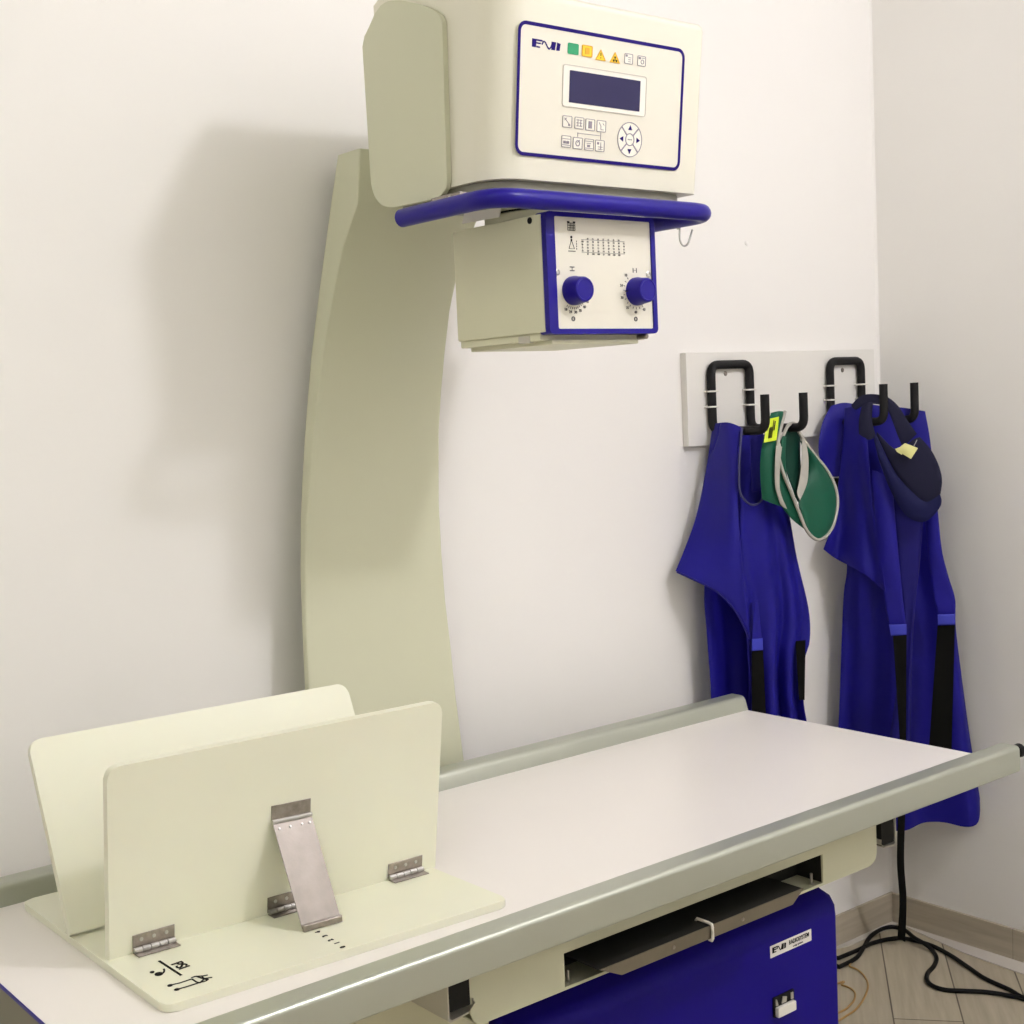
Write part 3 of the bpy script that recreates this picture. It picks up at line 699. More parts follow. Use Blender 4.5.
def hinge(x0, x1, parent_board=True):
    h = NB()
    z1 = BT+.027
    for a, c in ((x0, x1),):
        prism(h, [fb(a, BT+.003, .0004), fb(c, BT+.003, .0004), fb(c, z1, .0004), fb(a, z1, .0004)], Vector((0, -.0016, 0)), .0003, 1)
        ya = fb(a, BT).y; yc = fb(c, BT).y
        prism(h, [(a, ya-.003, BT+.0003), (c, yc-.003, BT+.0003), (c, yc-.022, BT+.0003), (a, ya-.022, BT+.0003)], Vector((0, 0, .0016)), .0003, 1)
    o = obj('hinge', h, M['dsteel'], pz)
    k = NB(); n = 5
    for i in range(n):
        a = x0+(x1-x0)*i/n+.0006; c = x0+(x1-x0)*(i+1)/n-.0006; p = fb(a, BT+.0055, .0048); q = fb(c, BT+.0055, .0048); lathe(k, p, q-p, [(0, .0042), ((q-p).length, .0042)], 10)
    obj('knuckle', k, M['screw'], o)
    s = NB()
    for f_ in (.2, .5, .8): lathe(s, fb(x0+(x1-x0)*f_, BT+.019, .0019), (0, -1, 0), [(0, .003), (.0008, .0027), (.0012, 0)], 10)
    obj('screw', s, M['screw'], o)
for a, c in ((-2.507, -2.446), (-2.301, -2.240), (-2.093, -2.030)): hinge(a, c)
# hinge at the foot of the rear board
h = NB()
bx(h, -2.47, -2.41, -.453, -.4435, BT+.0003, BT+.002); tube(h, [(-2.47, -.447, BT+.004), (-2.41, -.448, BT+.004)], .0032, 8); obj('hinge', h, M['dsteel'], pz)
# steel prop
pa, pb = fb(-2.297, .957, .0042), fb(-2.233, .955, .0042)
fa, fc = Vector((-2.297, -.664, BT+.004)), Vector((-2.236, -.669, BT+.004))
hn = NB(); prism(hn, [fb(-2.297, .958, .0005), fb(-2.233, .956, .0005), fb(-2.233, .979, .0005), fb(-2.297, .981, .0005)], Vector((0, -.0016, 0)), .0003, 1)
ho = obj('prop_hinge', hn, M['dsteel'], pz)
k = NB(); lathe(k, pa, pb-pa, [(0, .0036), ((pb-pa).length, .0036)], 10); obj('knuckle', k, M['screw'], ho)
pv = NB()
nn = ((pb-pa).cross(fa-pa)).normalized()
prism(pv, [pa, pb, fc, fa], nn*.0016, .0003, 1); po = obj('prop_plate', pv, M['steel'], pz)
pv = NB(); prism(pv, [fa+Vector((0, .001, -.0036)), fc+Vector((0, .001, -.0036)), fc+Vector((0, .001, .006)), fa+Vector((0, .001, .006))], Vector((0, -.006, 0)), .001, 1); obj('foot_strip', pv, M['dsteel'], po)
pv = NB()
for f_ in (.12, .4, .7, .9):
    q = pa+(pb-pa)*f_+(fa-pa)*.07; lathe(pv, q-nn*.0001 if nn.y < 0 else q, nn if nn.y < 0 else -nn, [(0, .002), (.0018, .0018), (.002, 0)], 8)
obj('rivet', pv, M['screw'], po)
# printed marks on the base
B_ = Pl((0, 0, BT-.0001), (1, 0, 0), (0, 1, 0)); b = NB()
dg = [(-2.281, -0.6803), (-2.282, -0.7003), (-2.284, -0.719), (-2.283, -0.7343), (-2.285, -0.7525)]
for (u, v), s in zip(dg, '43210'): text_bm(b, s, .011, B_.m4(u, v, .0003, PI/2+.0), .0003)
obj('scale_numbers', b, M['black'], pz)
b = NB()
ln = [(-2.491, -0.6113), (-2.49, -0.6782)]
B_.line(b, ln[0], ln[1], .0032)
(tx_, ty_), = [(-2.477, -0.6466)]
text_bm(b, 'PSI', .022, B_.m4(tx_, ty_, .0003, -PI/2+.05), .0004)
ap = [(-2.514, -0.64)]; (au, av), = ap
B_.slab(b, [(au+.0032*math.cos(t), av+.0036*math.sin(t)) for t in [2*PI*k/10 for k in range(10)]])
(au, av), = [(-2.51, -0.6522)]
B_.slab(b, [(au+.0055*math.cos(t), av+.0062*math.sin(t)) for t in [2*PI*k/14 for k in range(14)]])
pts = [(-2.507, -0.6552), (-2.502, -0.651), (-2.499, -0.6453), (-2.498, -0.6413)]
for p, q in zip(pts, pts[1:]): B_.line(b, p, q, .0026)
for ps in ([(-2.516, -0.6964), (-2.502, -0.6996), (-2.485, -0.6993)], [(-2.516, -0.7152), (-2.502, -0.7169), (-2.482, -0.7172)], [(-2.484, -0.6954), (-2.478, -0.6948), (-2.47, -0.7011), (-2.464, -0.7029)], [(-2.485, -0.6993), (-2.485, -0.712), (-2.483, -0.7187), (-2.473, -0.7109), (-2.472, -0.7031)], [(-2.482, -0.7172), (-2.474, -0.7186), (-2.47, -0.7162), (-2.472, -0.7104), (-2.463, -0.7142)], [(-2.477, -0.6958), (-2.473, -0.7109), (-2.471, -0.7176)]):
    for p, q in zip(ps, ps[1:]): B_.line(b, p, q, .0022)
for q in [(-2.515, -0.6974), (-2.514, -0.7156)]: B_.slab(b, B_.circ(q[0], q[1], .0036, 10))
obj('printed_mark', b, M['black'], pz)

# ------------------------------------------------------------------ hook board and hooks
hb = thing('hook_board', 'white wall board in the corner carrying two black hooks', 'board', (-.42, 0, 1.42))
hc = [(-0.8151, 1.649), (-0.0499, 1.654), (-0.0593, 1.417), (-0.8082, 1.422)]
b = NB(); bx(b, -.797, -.045, -.02, 0, 1.4215, 1.651, .002); obj('board', b, M['board'], hb)
for x, z in [(-0.6571, 1.597), (-0.1884, 1.596)]:
    b = NB(); lathe(b, (x, -.02, z), (0, -1, 0), [(0, .0065), (.001, .006), (.0018, .004), (.0012, .0025), (.0012, 0)], 14); obj('screw', b, M['dsteel'], hb)
def hanger(xl, xr, zt, zb, ztop, label, ypost):
    t = thing('coat_hook', label, 'hook', ((xl+xr)/2, -.0305, zb), 'black double hooks on the white board')
    r = .0110; yw = -.0315
    path = fillet3([(xl, ypost, ztop), (xl, ypost, zb), (xl, yw, zb), (xl, yw, zt), (xr, yw, zt), (xr, yw, zb), (xr, ypost, zb), (xr, ypost, ztop)], .026, 6)
    b = tube(NB(), path, r, 14); obj('bent_tube', b, M['hook'], t, 60)
    for x in (xl, xr):
        for z in (zt-.065, zt-.103):
            b = NB(); tube(b, [(x-.0155, -.0215, z), (x-.0145, yw-.0085, z), (x-.006, yw-.0115, z), (x+.006, yw-.0115, z), (x+.0145, yw-.0085, z), (x+.0155, -.0215, z)], .0024, 6); obj('staple', b, M['tie'], t)
hanger(-.722, -.580, 1.619, 1.456, 1.541, 'left of the two black double hooks, holding the green collar', -.200)
hanger(-.257, -.122, 1.620, 1.456, 1.553, 'black double hook beside the wall corner, holding the navy collar', -.200)

# ------------------------------------------------------------------ aprons
def wave(n, a, ph=0, p=1.0): return lambda u, v: a*(v**p)*math.sin(2*PI*n*u+ph+1.2*v)
a1 = thing('lead_apron', 'blue lead apron on the left hook under the green collar', 'apron', (-.62, -.03, .55), 'blue lead aprons on the hooks')
b = NB()
cloth(b, [(-0.7088, -0.03, 1.468), (-0.5801, -0.034, 1.452), (-0.4827, -0.055, 1.408)], [(-0.4827, -0.055, 1.408), (-0.5039, -0.085, 1.218), (-0.5041, -0.104, 1.116), (-0.4735, -0.11, 0.9835), (-0.4729, -0.11, 0.9054), (-0.488, -0.104, 0.8497), (-0.489, -0.098, 0.7496), (-0.4735, -0.098, 0.6414), (-0.4631, -0.098, 0.3192)],
      [(-0.8267, -0.05, 0.3995), (-0.6546, -0.08, 0.3476), (-0.4631, -0.098, 0.3192)], [(-0.7088, -0.03, 1.468), (-0.7431, -0.03, 1.287), (-0.788, -0.045, 1.069), (-0.7941, -0.055, 0.9466), (-0.795, -0.06, 0.7477), (-0.8267, -0.05, 0.3995)], 40, 60,
      lambda u, v: .016*v*math.sin(11*u+2*v+1.2)+.006*v*math.sin(23*u))
obj('back_panel', b, M['apron'], a1, 60)
b = NB()
cloth(b, [(-0.7519, -0.1403, 1.322), (-0.7493, -0.1464, 1.295), (-0.7204, -0.1488, 1.278), (-0.6872, -0.1488, 1.286), (-0.6645, -0.1464, 1.315), (-0.6288, -0.1464, 1.281), (-0.5634, -0.1342, 1.225)], [(-0.5634, -0.1342, 1.225), (-0.5438, -0.1366, 1.122), (-0.5032, -0.1342, 0.9948), (-0.5028, -0.1342, 0.9124), (-0.5215, -0.1281, 0.8579), (-0.5223, -0.122, 0.7589), (-0.507, -0.122, 0.6519), (-0.4967, -0.122, 0.3334)],
      [(-0.7397, -0.1098, 0.3918), (-0.6412, -0.1342, 0.3573), (-0.4967, -0.122, 0.3334)], [(-0.7519, -0.1403, 1.322), (-0.7547, -0.1342, 1.194), (-0.7405, -0.1281, 1.045), (-0.7286, -0.122, 0.9194), (-0.717, -0.1098, 0.7913), (-0.7397, -0.1098, 0.3918)], 44, 60,
      lambda u, v: .023*min(1, 1.8*v)*(math.sin(4.2*2*PI*u*.7+.8+1.0*v))+.005*v*math.sin(29*u+3*v)+.002*math.sin(40*v+6*u)*(1-v)*math.sin(PI*u))
obj('front_panel', b, M['apron'], a1, 60)
b = NB()
cloth(b, [(-0.7194, -0.03, 1.474), (-0.7296, -0.0854, 1.477), (-0.7346, -0.1342, 1.465)], [(-0.7346, -0.1342, 1.465), (-0.7628, -0.1464, 1.388), (-0.7742, -0.1525, 1.293), (-0.783, -0.1647, 1.174), (-0.771, -0.1647, 1.052), (-0.7474, -0.1525, 0.9503)],
      [(-0.8801, -0.042, 1.126), (-0.8587, -0.0671, 1.111), (-0.8329, -0.0976, 1.091), (-0.8113, -0.122, 1.068), (-0.7873, -0.1464, 1.026), (-0.7474, -0.1525, 0.9503)], [(-0.7194, -0.03, 1.474), (-0.7544, -0.034, 1.362), (-0.802, -0.04, 1.25), (-0.8444, -0.04, 1.176), (-0.8801, -0.042, 1.126)], 36, 44,
      lambda u, v: .015*math.sin(PI*u)*(1-.4*v)+.006*v*math.sin(9*u+5*v))
obj('shoulder_flap', b, M['apron'], a1, 60)
b = NB(); quadcloth(b, *[(-0.6634, -0.1, 1.453), (-0.6206, -0.105, 1.458), (-0.6545, -0.128, 1.307), (-0.6952, -0.128, 1.305)], 8, 14, lambda u, v: .006*math.sin(PI*u), .006); obj('shoulder_strap', b, M['apron'], a1, 60)
b = NB(); tube(b, spline([(-0.7422, -0.144, 1.463), (-0.7685, -0.1562, 1.388), (-0.7743, -0.1586, 1.324), (-0.7658, -0.161, 1.297), (-0.7373, -0.1635, 1.278), (-0.7044, -0.1635, 1.285), (-0.6803, -0.1598, 1.315), (-0.6672, -0.144, 1.357)], 5), .0028, 8); obj('piping', b, M['piping'], a1, 60)
b = NB(); tube(b, spline([(-0.8938, -0.0586, 1.127), (-0.8664, -0.0744, 1.11), (-0.8408, -0.1049, 1.09), (-0.8221, -0.1318, 1.068), (-0.7983, -0.1562, 1.026), (-0.7632, -0.1635, 0.9587)], 5), .0025, 8); obj('piping', b, M['apron_in'], a1, 60)
def webbing(parent, name, q, m, th=.003, fold=None, nv=14):
    b = NB(); quadcloth(b, *q, 4, nv, fold, th); return obj(name, b, M[m], parent, 60)
webbing(a1, 'belt', [(-0.7289, -0.1562, 1.046), (-0.7181, -0.1562, 1.045), (-0.708, -0.1562, 0.9449), (-0.7444, -0.1562, 0.9502)], 'apron')
webbing(a1, 'belt_tab', [(-0.747, -0.1586, 0.9533), (-0.7087, -0.1586, 0.9502), (-0.7083, -0.1586, 0.9205), (-0.7484, -0.1586, 0.9242)], 'tab', .005)
webbing(a1, 'strap', [(-0.7442, -0.1549, 0.9231), (-0.704, -0.1549, 0.9195), (-0.6954, -0.1525, 0.6435), (-0.7498, -0.1488, 0.6539)], 'strap')
webbing(a1, 'strap', [(-0.5751, -0.1501, 0.9222), (-0.5362, -0.1501, 0.9191), (-0.5393, -0.144, 0.7651), (-0.5608, -0.144, 0.7688)], 'strap')

a2 = thing('lead_apron', 'blue lead apron in the wall corner with a strap hanging to the floor', 'apron', (-.18, -.03, .5), 'blue lead aprons on the hooks')
b = NB()
cloth(b, [(-0.2378, -0.04, 1.494), (-0.199, -0.0828, 1.503), (-0.1562, -0.1314, 1.494), (-0.1225, -0.1703, 1.487), (-0.0892, -0.2092, 1.476)], [(-0.0892, -0.2092, 1.476), (-0.0829, -0.2208, 1.372), (-0.0796, -0.2344, 1.132), (-0.0694, -0.25, 1.043), (-0.0568, -0.2675, 0.9697), (-0.0573, -0.2694, 0.9024), (-0.0527, -0.2792, 0.7944), (-0.0421, -0.2986, 0.6048), (-0.0338, -0.3122, 0.4961), (-0.0293, -0.32, 0.4281)],
      [(-0.2872, -0.04, 0.3171), (-0.21, -0.1217, 0.342), (-0.1651, -0.1703, 0.3504), (-0.1031, -0.2383, 0.3645), (-0.0654, -0.2811, 0.3594), (-0.043, -0.3064, 0.3679), (-0.0321, -0.3181, 0.3954), (-0.0293, -0.32, 0.4281)], [(-0.2378, -0.04, 1.494), (-0.2448, -0.04, 1.328), (-0.2408, -0.0556, 1.084), (-0.2524, -0.0478, 0.976), (-0.2747, -0.0381, 0.6593), (-0.2835, -0.0342, 0.5383), (-0.2872, -0.04, 0.3171)], 44, 64,
      lambda u, v: .020*v*(1-.55*v)*2*math.sin(15*u+2.2*v)+.008*v*math.sin(31*u+1)*(1-.6*v))
obj('back_panel', b, M['apron'], a2, 60)
b = NB()
cloth(b, [(-0.2829, -0.052, 1.501), (-0.2442, -0.0617, 1.508), (-0.2152, -0.0948, 1.5)], [(-0.2152, -0.0948, 1.5), (-0.2362, -0.0753, 1.408), (-0.2558, -0.0578, 1.313)], [(-0.3074, -0.052, 1.322), (-0.2782, -0.052, 1.312), (-0.2558, -0.0578, 1.313)], [(-0.2829, -0.052, 1.501), (-0.3226, -0.052, 1.455), (-0.34, -0.052, 1.382), (-0.3074, -0.052, 1.322)], 16, 18, lambda u, v: .012*math.sin(PI*u)*math.sin(PI*min(1, v+.2)))
obj('shoulder_cap', b, M['apron'], a2, 60)
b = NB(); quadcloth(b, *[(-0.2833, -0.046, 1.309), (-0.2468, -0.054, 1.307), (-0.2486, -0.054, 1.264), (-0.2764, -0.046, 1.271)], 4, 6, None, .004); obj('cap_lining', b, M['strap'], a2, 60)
b = NB()
cloth(b, [(-0.284, -0.0981, 1.495), (-0.282, -0.1286, 1.496), (-0.2812, -0.1592, 1.488)], [(-0.2812, -0.1592, 1.488), (-0.2839, -0.1653, 1.415), (-0.2896, -0.1806, 1.262), (-0.2936, -0.1989, 1.151), (-0.2984, -0.2233, 1.018)], [(-0.3428, -0.06, 1.125), (-0.3105, -0.0733, 1.098), (-0.3001, -0.1133, 1.078), (-0.2982, -0.1683, 1.053), (-0.2984, -0.2233, 1.018)], [(-0.284, -0.0981, 1.495), (-0.2894, -0.0889, 1.379), (-0.2932, -0.0797, 1.305), (-0.3058, -0.0733, 1.21), (-0.3428, -0.06, 1.125)], 32, 40,
      lambda u, v: .014*math.sin(PI*u)*(1-.3*v)+.009*math.sin(10*u-4*v)*v)
obj('shoulder_flap', b, M['apron'], a2, 60)
b = NB()
cloth(b, [(-0.297, -0.1881, 1.333), (-0.2818, -0.2076, 1.322), (-0.2668, -0.227, 1.306)], [(-0.2668, -0.227, 1.306), (-0.265, -0.2367, 1.15), (-0.2621, -0.2464, 1.02), (-0.2594, -0.2542, 0.9264)], [(-0.2862, -0.2212, 0.9269), (-0.2736, -0.2367, 0.9241), (-0.2594, -0.2542, 0.9264)], [(-0.297, -0.1881, 1.333), (-0.2974, -0.1939, 1.203), (-0.2952, -0.2037, 1.06), (-0.2862, -0.2212, 0.9269)], 14, 30, lambda u, v: .014*math.sin(PI*u)*math.sin(PI*min(1, v+.15)))
obj('front_panel', b, M['apron'], a2, 60)
b = NB()
cloth(b, [(-0.228, -0.1931, 1.302), (-0.2027, -0.2262, 1.248), (-0.1707, -0.2631, 1.299)], [(-0.1707, -0.2631, 1.299), (-0.1877, -0.2514, 1.091), (-0.2084, -0.2359, 0.8803), (-0.2274, -0.232, 0.4545)], [(-0.2775, -0.1737, 0.4538), (-0.2523, -0.2028, 0.4541), (-0.2274, -0.232, 0.4545)], [(-0.228, -0.1931, 1.302), (-0.2264, -0.2048, 1.092), (-0.22, -0.2184, 0.9598), (-0.2352, -0.2087, 0.7746), (-0.2775, -0.1737, 0.4538)], 16, 40, lambda u, v: .006*math.sin(PI*u)*(1-v)+.005*v*math.sin(9*u))
obj('front_panel', b, M['apron_in'], a2, 60)
b = NB()
cloth(b, [(-0.1877, -0.2633, 1.326), (-0.1765, -0.2769, 1.336), (-0.1693, -0.2867, 1.325)], [(-0.1693, -0.2867, 1.325), (-0.1663, -0.2983, 1.143), (-0.1584, -0.3119, 1.06), (-0.1485, -0.3275, 0.9917), (-0.1501, -0.3275, 0.9447)], [(-0.1764, -0.2944, 0.9452), (-0.1641, -0.31, 0.9424), (-0.1501, -0.3275, 0.9447)], [(-0.1877, -0.2633, 1.326), (-0.1866, -0.2731, 1.144), (-0.184, -0.2808, 1.04), (-0.1764, -0.2944, 0.9452)], 14, 30, lambda u, v: .014*math.sin(PI*u)*math.sin(PI*min(1, v+.15)))
obj('front_panel', b, M['apron'], a2, 60)
webbing(a2, 'belt_tab', [(-0.2999, -0.2312, 0.9337), (-0.2727, -0.2652, 0.9346), (-0.2737, -0.2652, 0.9074), (-0.2979, -0.2351, 0.9038)], 'tab', .006)
webbing(a2, 'belt_tab', [(-0.1947, -0.3059, 0.9527), (-0.1683, -0.3395, 0.9536), (-0.1692, -0.3395, 0.9263), (-0.1951, -0.3064, 0.9253)], 'tab', .006)
webbing(a2, 'strap', [(-0.319, -0.2563, 0.9091), (-0.2611, -0.2563, 0.9033), (-0.2737, -0.2563, 0.6238), (-0.2996, -0.2563, 0.6288)], 'strap', .003, None, 20)
webbing(a2, 'strap', [(-0.1871, -0.2995, 0.9222), (-0.1601, -0.3335, 0.9231), (-0.1796, -0.3257, 0.5294), (-0.2176, -0.2791, 0.5287)], 'strap', .003, None, 20)
b = NB()
cloth(b, [(-0.2996, -0.2563, 0.6288), (-0.2737, -0.2563, 0.6238)], [(-0.2737, -0.2563, 0.6238), (-0.2274, -0.218, 0.4516), (-0.1865, -0.18, 0.269), (-0.1455, -0.156, 0.1404), (-0.1249, -0.134, 0.0092)], [(-0.1597, -0.134, 0.0308), (-0.1249, -0.134, 0.0092)], [(-0.2996, -0.2563, 0.6288), (-0.2582, -0.218, 0.4585), (-0.2178, -0.18, 0.2769), (-0.1773, -0.156, 0.149), (-0.1597, -0.134, 0.0308)], 4, 40, None, .003)
obj('strap', b, M['strap'], a2, 60, label='black strap end reaching the floor')

# ------------------------------------------------------------------ collars
c1 = thing('thyroid_collar', 'green thyroid collar with grey trim and lime label on the left hook', 'collar', (-.56, -.15, 1.2))
b = NB()
cloth(b, [(-0.665, -0.1695, 1.495), (-0.6417, -0.1718, 1.499), (-0.6157, -0.1718, 1.496)], [(-0.6157, -0.1718, 1.496), (-0.6582, -0.1865, 1.442), (-0.6709, -0.1944, 1.37), (-0.647, -0.1921, 1.264)], [(-0.7179, -0.1785, 1.291), (-0.6936, -0.1853, 1.28), (-0.647, -0.1921, 1.264)], [(-0.665, -0.1695, 1.495), (-0.7077, -0.1785, 1.432), (-0.7242, -0.1808, 1.369), (-0.7179, -0.1785, 1.291)], 12, 24, lambda u, v: .008*math.sin(PI*u))
obj('outer_wing', b, M['gcol'], c1, 60)
b = NB()
cloth(b, [(-0.6608, -0.1944, 1.43), (-0.653, -0.1944, 1.439), (-0.642, -0.1944, 1.436)], [(-0.642, -0.1944, 1.436), (-0.6512, -0.1989, 1.352), (-0.6123, -0.1977, 1.269), (-0.5731, -0.1944, 1.201)], [(-0.668, -0.1944, 1.271), (-0.6249, -0.1944, 1.233), (-0.5731, -0.1944, 1.201)], [(-0.6608, -0.1944, 1.43), (-0.674, -0.1944, 1.382), (-0.681, -0.1944, 1.31), (-0.668, -0.1944, 1.271)], 10, 24)
obj('wing_lining', b, M['gcol'], c1, 60)
b = NB()
cloth(b, [(-0.5749, -0.1525, 1.465), (-0.5488, -0.1469, 1.466), (-0.5235, -0.1412, 1.443)], [(-0.5235, -0.1412, 1.443), (-0.5306, -0.1446, 1.378), (-0.535, -0.1525, 1.323), (-0.562, -0.1695, 1.276)], [(-0.5883, -0.1785, 1.278), (-0.5767, -0.1751, 1.272), (-0.562, -0.1695, 1.276)], [(-0.5749, -0.1525, 1.465), (-0.6249, -0.1638, 1.411), (-0.6224, -0.1751, 1.355), (-0.5883, -0.1785, 1.278)], 10, 20)
obj('inner_lining', b, M['gcold'], c1, 60)
b = NB()
cloth(b, [(-0.5383, -0.1525, 1.423), (-0.5228, -0.1582, 1.408), (-0.5072, -0.1638, 1.389)], [(-0.5072, -0.1638, 1.389), (-0.4678, -0.1718, 1.347), (-0.4423, -0.1785, 1.302), (-0.4401, -0.1831, 1.259), (-0.4649, -0.1898, 1.208), (-0.5048, -0.1921, 1.182)], [(-0.5947, -0.1921, 1.252), (-0.5732, -0.1977, 1.204), (-0.5394, -0.1977, 1.18), (-0.5048, -0.1921, 1.182)], [(-0.5383, -0.1525, 1.423), (-0.5168, -0.1582, 1.367), (-0.5369, -0.1695, 1.319), (-0.5905, -0.1865, 1.279), (-0.5947, -0.1921, 1.252)], 18, 26, lambda u, v: .010*math.sin(PI*u))
obj('bib', b, M['gcol'], c1, 60)
def trim(pts, r=.0044, m='gtrim', fl=.6): 
    b = NB(); tube(b, spline(pts, 6), r, 8, False, 1.0); return b
tr = obj('trim', trim([(-0.6211, -0.1763, 1.497), (-0.6609, -0.1921, 1.449), (-0.6827, -0.2011, 1.407), (-0.6705, -0.2057, 1.353), (-0.6431, -0.2057, 1.303), (-0.6153, -0.2057, 1.252), (-0.5856, -0.2045, 1.203), (-0.5453, -0.2023, 1.177), (-0.5026, -0.1966, 1.182), (-0.4673, -0.1932, 1.208), (-0.4404, -0.1865, 1.259), (-0.4446, -0.1819, 1.305), (-0.4699, -0.1751, 1.349), (-0.5113, -0.1672, 1.392), (-0.5447, -0.1582, 1.439), (-0.5627, -0.1582, 1.464), (-0.5985, -0.1672, 1.463), (-0.6367, -0.1808, 1.438), (-0.6708, -0.1944, 1.413)]), M['gtrim'], c1, 60)
b = NB()
cloth(b, [(-0.6959, -0.2079, 1.417), (-0.6862, -0.209, 1.417), (-0.6768, -0.2102, 1.414)], [(-0.6768, -0.2102, 1.414), (-0.6874, -0.2113, 1.371), (-0.6861, -0.2079, 1.311), (-0.657, -0.2034, 1.263)], [(-0.6795, -0.2011, 1.277), (-0.6702, -0.2023, 1.269), (-0.657, -0.2034, 1.263)], [(-0.6959, -0.2079, 1.417), (-0.7019, -0.2079, 1.365), (-0.6996, -0.2057, 1.317), (-0.6795, -0.2011, 1.277)], 5, 20, None, .004)
obj('trim', b, M['gtrim'], c1, 60)
b = NB()
cloth(b, [(-0.54, -0.1605, 1.433), (-0.5368, -0.1638, 1.423), (-0.5288, -0.1661, 1.405)], [(-0.5288, -0.1661, 1.405), (-0.5317, -0.1718, 1.368), (-0.551, -0.1808, 1.318), (-0.6046, -0.2011, 1.28)], [(-0.6068, -0.1944, 1.3), (-0.6075, -0.1977, 1.29), (-0.6046, -0.2011, 1.28)], [(-0.54, -0.1605, 1.433), (-0.5557, -0.1695, 1.375), (-0.5742, -0.1785, 1.337), (-0.6068, -0.1944, 1.3)], 5, 20, None, .004)
obj('trim', b, M['gtrim'], c1, 60)
lq = [(-0.7069, -0.1921, 1.482), (-0.6656, -0.1944, 1.486), (-0.6908, -0.2057, 1.431), (-0.7289, -0.1989, 1.427)]
b = NB(); quadcloth(b, *lq, 6, 6, lambda u, v: .003*math.sin(PI*u), .002); lo = obj('label_tag', b, M['lime'], c1, 60)
b = NB()
L0 = [Vector(q) for q in lq]
LP = Pl(L0[3]+VIEWN*.0042, L0[2]-L0[3], L0[0]-L0[3])
lw = (L0[2]-L0[3]).length; lh = (L0[0]-L0[3]).length
for k in range(4): LP.line(b, (lw*(.30+.08*k), lh*.15), (lw*(.30+.08*k), lh*(.62 if k != 3 else .9)), .0018)
LP.line(b, (lw*.66, lh*.45), (lw*.66, lh*.85), .003)
obj('label_print', b, M['black'], lo)

c2 = thing('thyroid_collar', 'dark navy thyroid collar with a pale yellow tag on the right hook', 'collar', (-.17, -.17, 1.25))
b = NB()
cloth(b, [(-0.3118, -0.2139, 1.427), (-0.2987, -0.2333, 1.369), (-0.2855, -0.2528, 1.323), (-0.266, -0.28, 1.281), (-0.2435, -0.3111, 1.249), (-0.2223, -0.3383, 1.268)], [(-0.2223, -0.3383, 1.268), (-0.2208, -0.3413, 1.253), (-0.2219, -0.3403, 1.24)], [(-0.3155, -0.21, 1.411), (-0.3074, -0.2236, 1.344), (-0.292, -0.2469, 1.269), (-0.273, -0.2742, 1.214), (-0.2498, -0.3053, 1.198), (-0.2314, -0.3286, 1.218), (-0.2219, -0.3403, 1.24)], [(-0.3118, -0.2139, 1.427), (-0.3152, -0.21, 1.419), (-0.3155, -0.21, 1.411)], 34, 8, lambda u, v: .006*math.sin(PI*v)*math.sin(PI*u))
obj('bib', b, M['navy'], c2, 60)
b = NB()
cloth(b, [(-0.2935, -0.2038, 1.431), (-0.2749, -0.2291, 1.394), (-0.2586, -0.2505, 1.382), (-0.241, -0.2719, 1.407), (-0.2287, -0.2874, 1.414)], [(-0.2287, -0.2874, 1.414), (-0.2136, -0.3088, 1.38), (-0.2033, -0.3244, 1.338), (-0.2001, -0.3302, 1.302), (-0.2036, -0.3273, 1.267)], [(-0.2939, -0.2038, 1.421), (-0.2807, -0.2233, 1.366), (-0.2671, -0.2427, 1.319), (-0.2473, -0.2699, 1.276), (-0.2258, -0.2991, 1.246), (-0.2036, -0.3273, 1.267)], [(-0.2935, -0.2038, 1.431), (-0.2946, -0.2029, 1.426), (-0.2939, -0.2038, 1.421)], 34, 16, lambda u, v: .004*math.sin(PI*v)*math.sin(PI*u))
obj('bib_lining', b, M['navyd'], c2, 60)
b = NB()
cloth(b, [(-0.3049, -0.1333, 1.502), (-0.2878, -0.1527, 1.525), (-0.267, -0.178, 1.528), (-0.2452, -0.2052, 1.518), (-0.229, -0.2266, 1.492), (-0.2179, -0.2422, 1.458), (-0.2038, -0.2616, 1.421)], [(-0.2038, -0.2616, 1.421), (-0.2136, -0.2499, 1.406), (-0.2268, -0.2344, 1.386)], [(-0.2974, -0.143, 1.489), (-0.2824, -0.1605, 1.501), (-0.2648, -0.1819, 1.502), (-0.2494, -0.2013, 1.491), (-0.2412, -0.213, 1.459), (-0.2348, -0.2227, 1.423), (-0.2268, -0.2344, 1.386)], [(-0.3049, -0.1333, 1.502), (-0.302, -0.1372, 1.494), (-0.2974, -0.143, 1.489)], 30, 8, None, .005)
obj('neck_band', b, M['navyd'], c2, 60)
b = NB()
cloth(b, [(-0.2872, -0.1547, 1.501), (-0.2773, -0.1663, 1.508), (-0.2694, -0.1761, 1.508)], [(-0.2694, -0.1761, 1.508), (-0.2728, -0.1741, 1.461), (-0.2681, -0.1819, 1.419)], [(-0.295, -0.1488, 1.426), (-0.2812, -0.1663, 1.41), (-0.2681, -0.1819, 1.419)], [(-0.2872, -0.1547, 1.501), (-0.2935, -0.1488, 1.463), (-0.295, -0.1488, 1.426)], 10, 14, lambda u, v: .005*math.sin(PI*u), .005)
obj('neck_band', b, M['navyd'], c2, 60)
b = NB()
q = [(-0.2888, -0.2568, 1.384), (-0.2747, -0.2743, 1.401), (-0.2561, -0.2996, 1.387), (-0.2673, -0.2859, 1.36)]
quadcloth(b, q[1], q[2], q[3], q[0], 5, 5, lambda u, v: .004*math.sin(PI*u)*math.sin(PI*v), .002)
q = [(-0.2901, -0.2548, 1.387), (-0.278, -0.2704, 1.394), (-0.2802, -0.2684, 1.371), (-0.2874, -0.2587, 1.379)]
quadcloth(b, *q, 3, 3, None, .002)
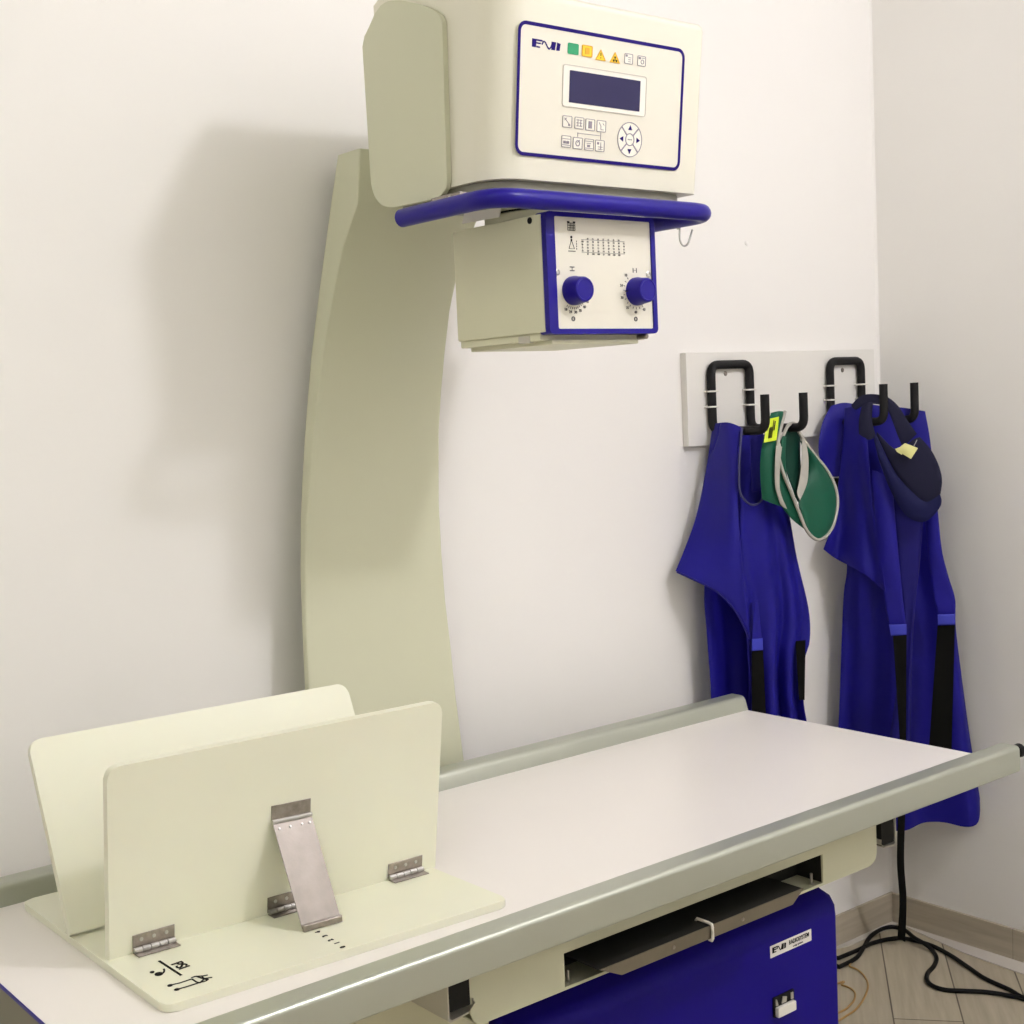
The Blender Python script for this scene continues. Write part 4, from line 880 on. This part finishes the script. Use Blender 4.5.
yt = obj('paper_tag', b, M['paper'], c2, 60, label='pale yellow folded tag')
b = NB(); tube(b, [(-0.2618, -0.2918, 1.393), (-0.2568, -0.2976, 1.408)], .001, 6); obj('tag_pin', b, M['screw'], yt)

# ------------------------------------------------------------------ cables on the floor
def cable(name, pts, r, m, label, cat='cable'):
    P3 = spline([(p[0], p[1], r+.0004+(p[2] if len(p) > 2 else 0)) for p in pts], 8)
    b = tube(NB(), P3, r, 10); return tag(obj(name, b, M[m], None, 60), label, cat)
cable('power_cable', [(-1.0, -.12)] + [(-0.4094, -0.0645), (-0.3278, -0.0678), (-0.2533, -0.0714), (-0.1856, -0.0713), (-0.13, -0.0877), (-0.0984, -0.1148), (-0.0889, -0.189), (-0.1089, -0.2648), (-0.1429, -0.3412), (-0.1745, -0.4109), (-0.1909, -0.4917), (-0.2077, -0.5401)] + [(-.21, -.62), (-.28, -.85)], .0058, 'rubber', 'black power cable running straight along the baseboard on the tiles')
p2 = [(-0.4286, -0.0995), (-0.3748, -0.1038), (-0.3004, -0.1), (-0.2253, -0.0705)]; p3 = [(-0.1568, -0.0402), (-0.0962, -0.0299), (-0.0586, -0.0368), (-0.0471, -0.059)]
p3b = [(-0.0764, -0.1031), (-0.0997, -0.1453), (-0.1158, -0.1884)]; p4 = [(-0.114, -0.2122), (-0.1508, -0.2508), (-0.1993, -0.2755), (-0.2476, -0.2897), (-0.2859, -0.3125), (-0.3058, -0.3438), (-0.303, -0.3801), (-0.2747, -0.4166), (-0.2448, -0.4546), (-0.2252, -0.4985)] + [(-.215, -.56), (-.26, -.70)]
cable('power_cable', [(-.9, -.16)] + p2 + p3 + [(x, y, .012) for x, y in p3b] + p4, .0058, 'rubber', 'black cable looping sideways in an S bend on the floor tiles')
cable('thin_cable', [(-.75, -.10)] + [(-0.3526, -0.0933), (-0.3508, -0.1181), (-0.3541, -0.1465), (-0.3769, -0.1858), (-0.4162, -0.2242), (-0.4809, -0.2596), (-0.5456, -0.2834), (-0.5941, -0.2898)] + [(-.70, -.30)], .0025, 'tan', 'thin tan cable in a wide curl beside the blue cabinet')
cable('thin_cable', [(-.8, -.14)] + [(-0.4641, -0.1594), (-0.4581, -0.1739), (-0.4583, -0.1993), (-0.4733, -0.2262), (-0.5079, -0.2491), (-0.5443, -0.2611), (-0.579, -0.2662)] + [(-.72, -.26)], .0025, 'tan', 'thin tan cable in a tight curl beside the blue cabinet')

# ------------------------------------------------------------------ camera and render look
cam = bpy.data.cameras.new('camera'); co = bpy.data.objects.new('camera', cam); COL.objects.link(co)
CF, CR, CC = (1358.889, [(0.776106, -0.628951, -0.045597), (0.086031, 0.033974, 0.995713), (0.624706, 0.776702, -0.080477)], (-3.22364, -2.33527, 1.55000))
cam.sensor_width = 36; cam.sensor_fit = 'HORIZONTAL'; cam.lens = CF*36/1024; cam.clip_start = .05
r, u, f = [Vector(q) for q in CR]
m = Matrix((r, u, -f)).transposed().to_4x4(); m.translation = Vector(CC); co.matrix_world = m
S.camera = co
W = bpy.data.worlds.new('world'); S.world = W; W.use_nodes = True
W.node_tree.nodes['Background'].inputs[0].default_value = (1, .96, .9, 1); W.node_tree.nodes['Background'].inputs[1].default_value = .02
S.view_settings.view_transform = 'Standard'; S.view_settings.look = 'None'; S.view_settings.exposure = 0.09; S.view_settings.gamma = 1
S.view_settings.use_curve_mapping = False
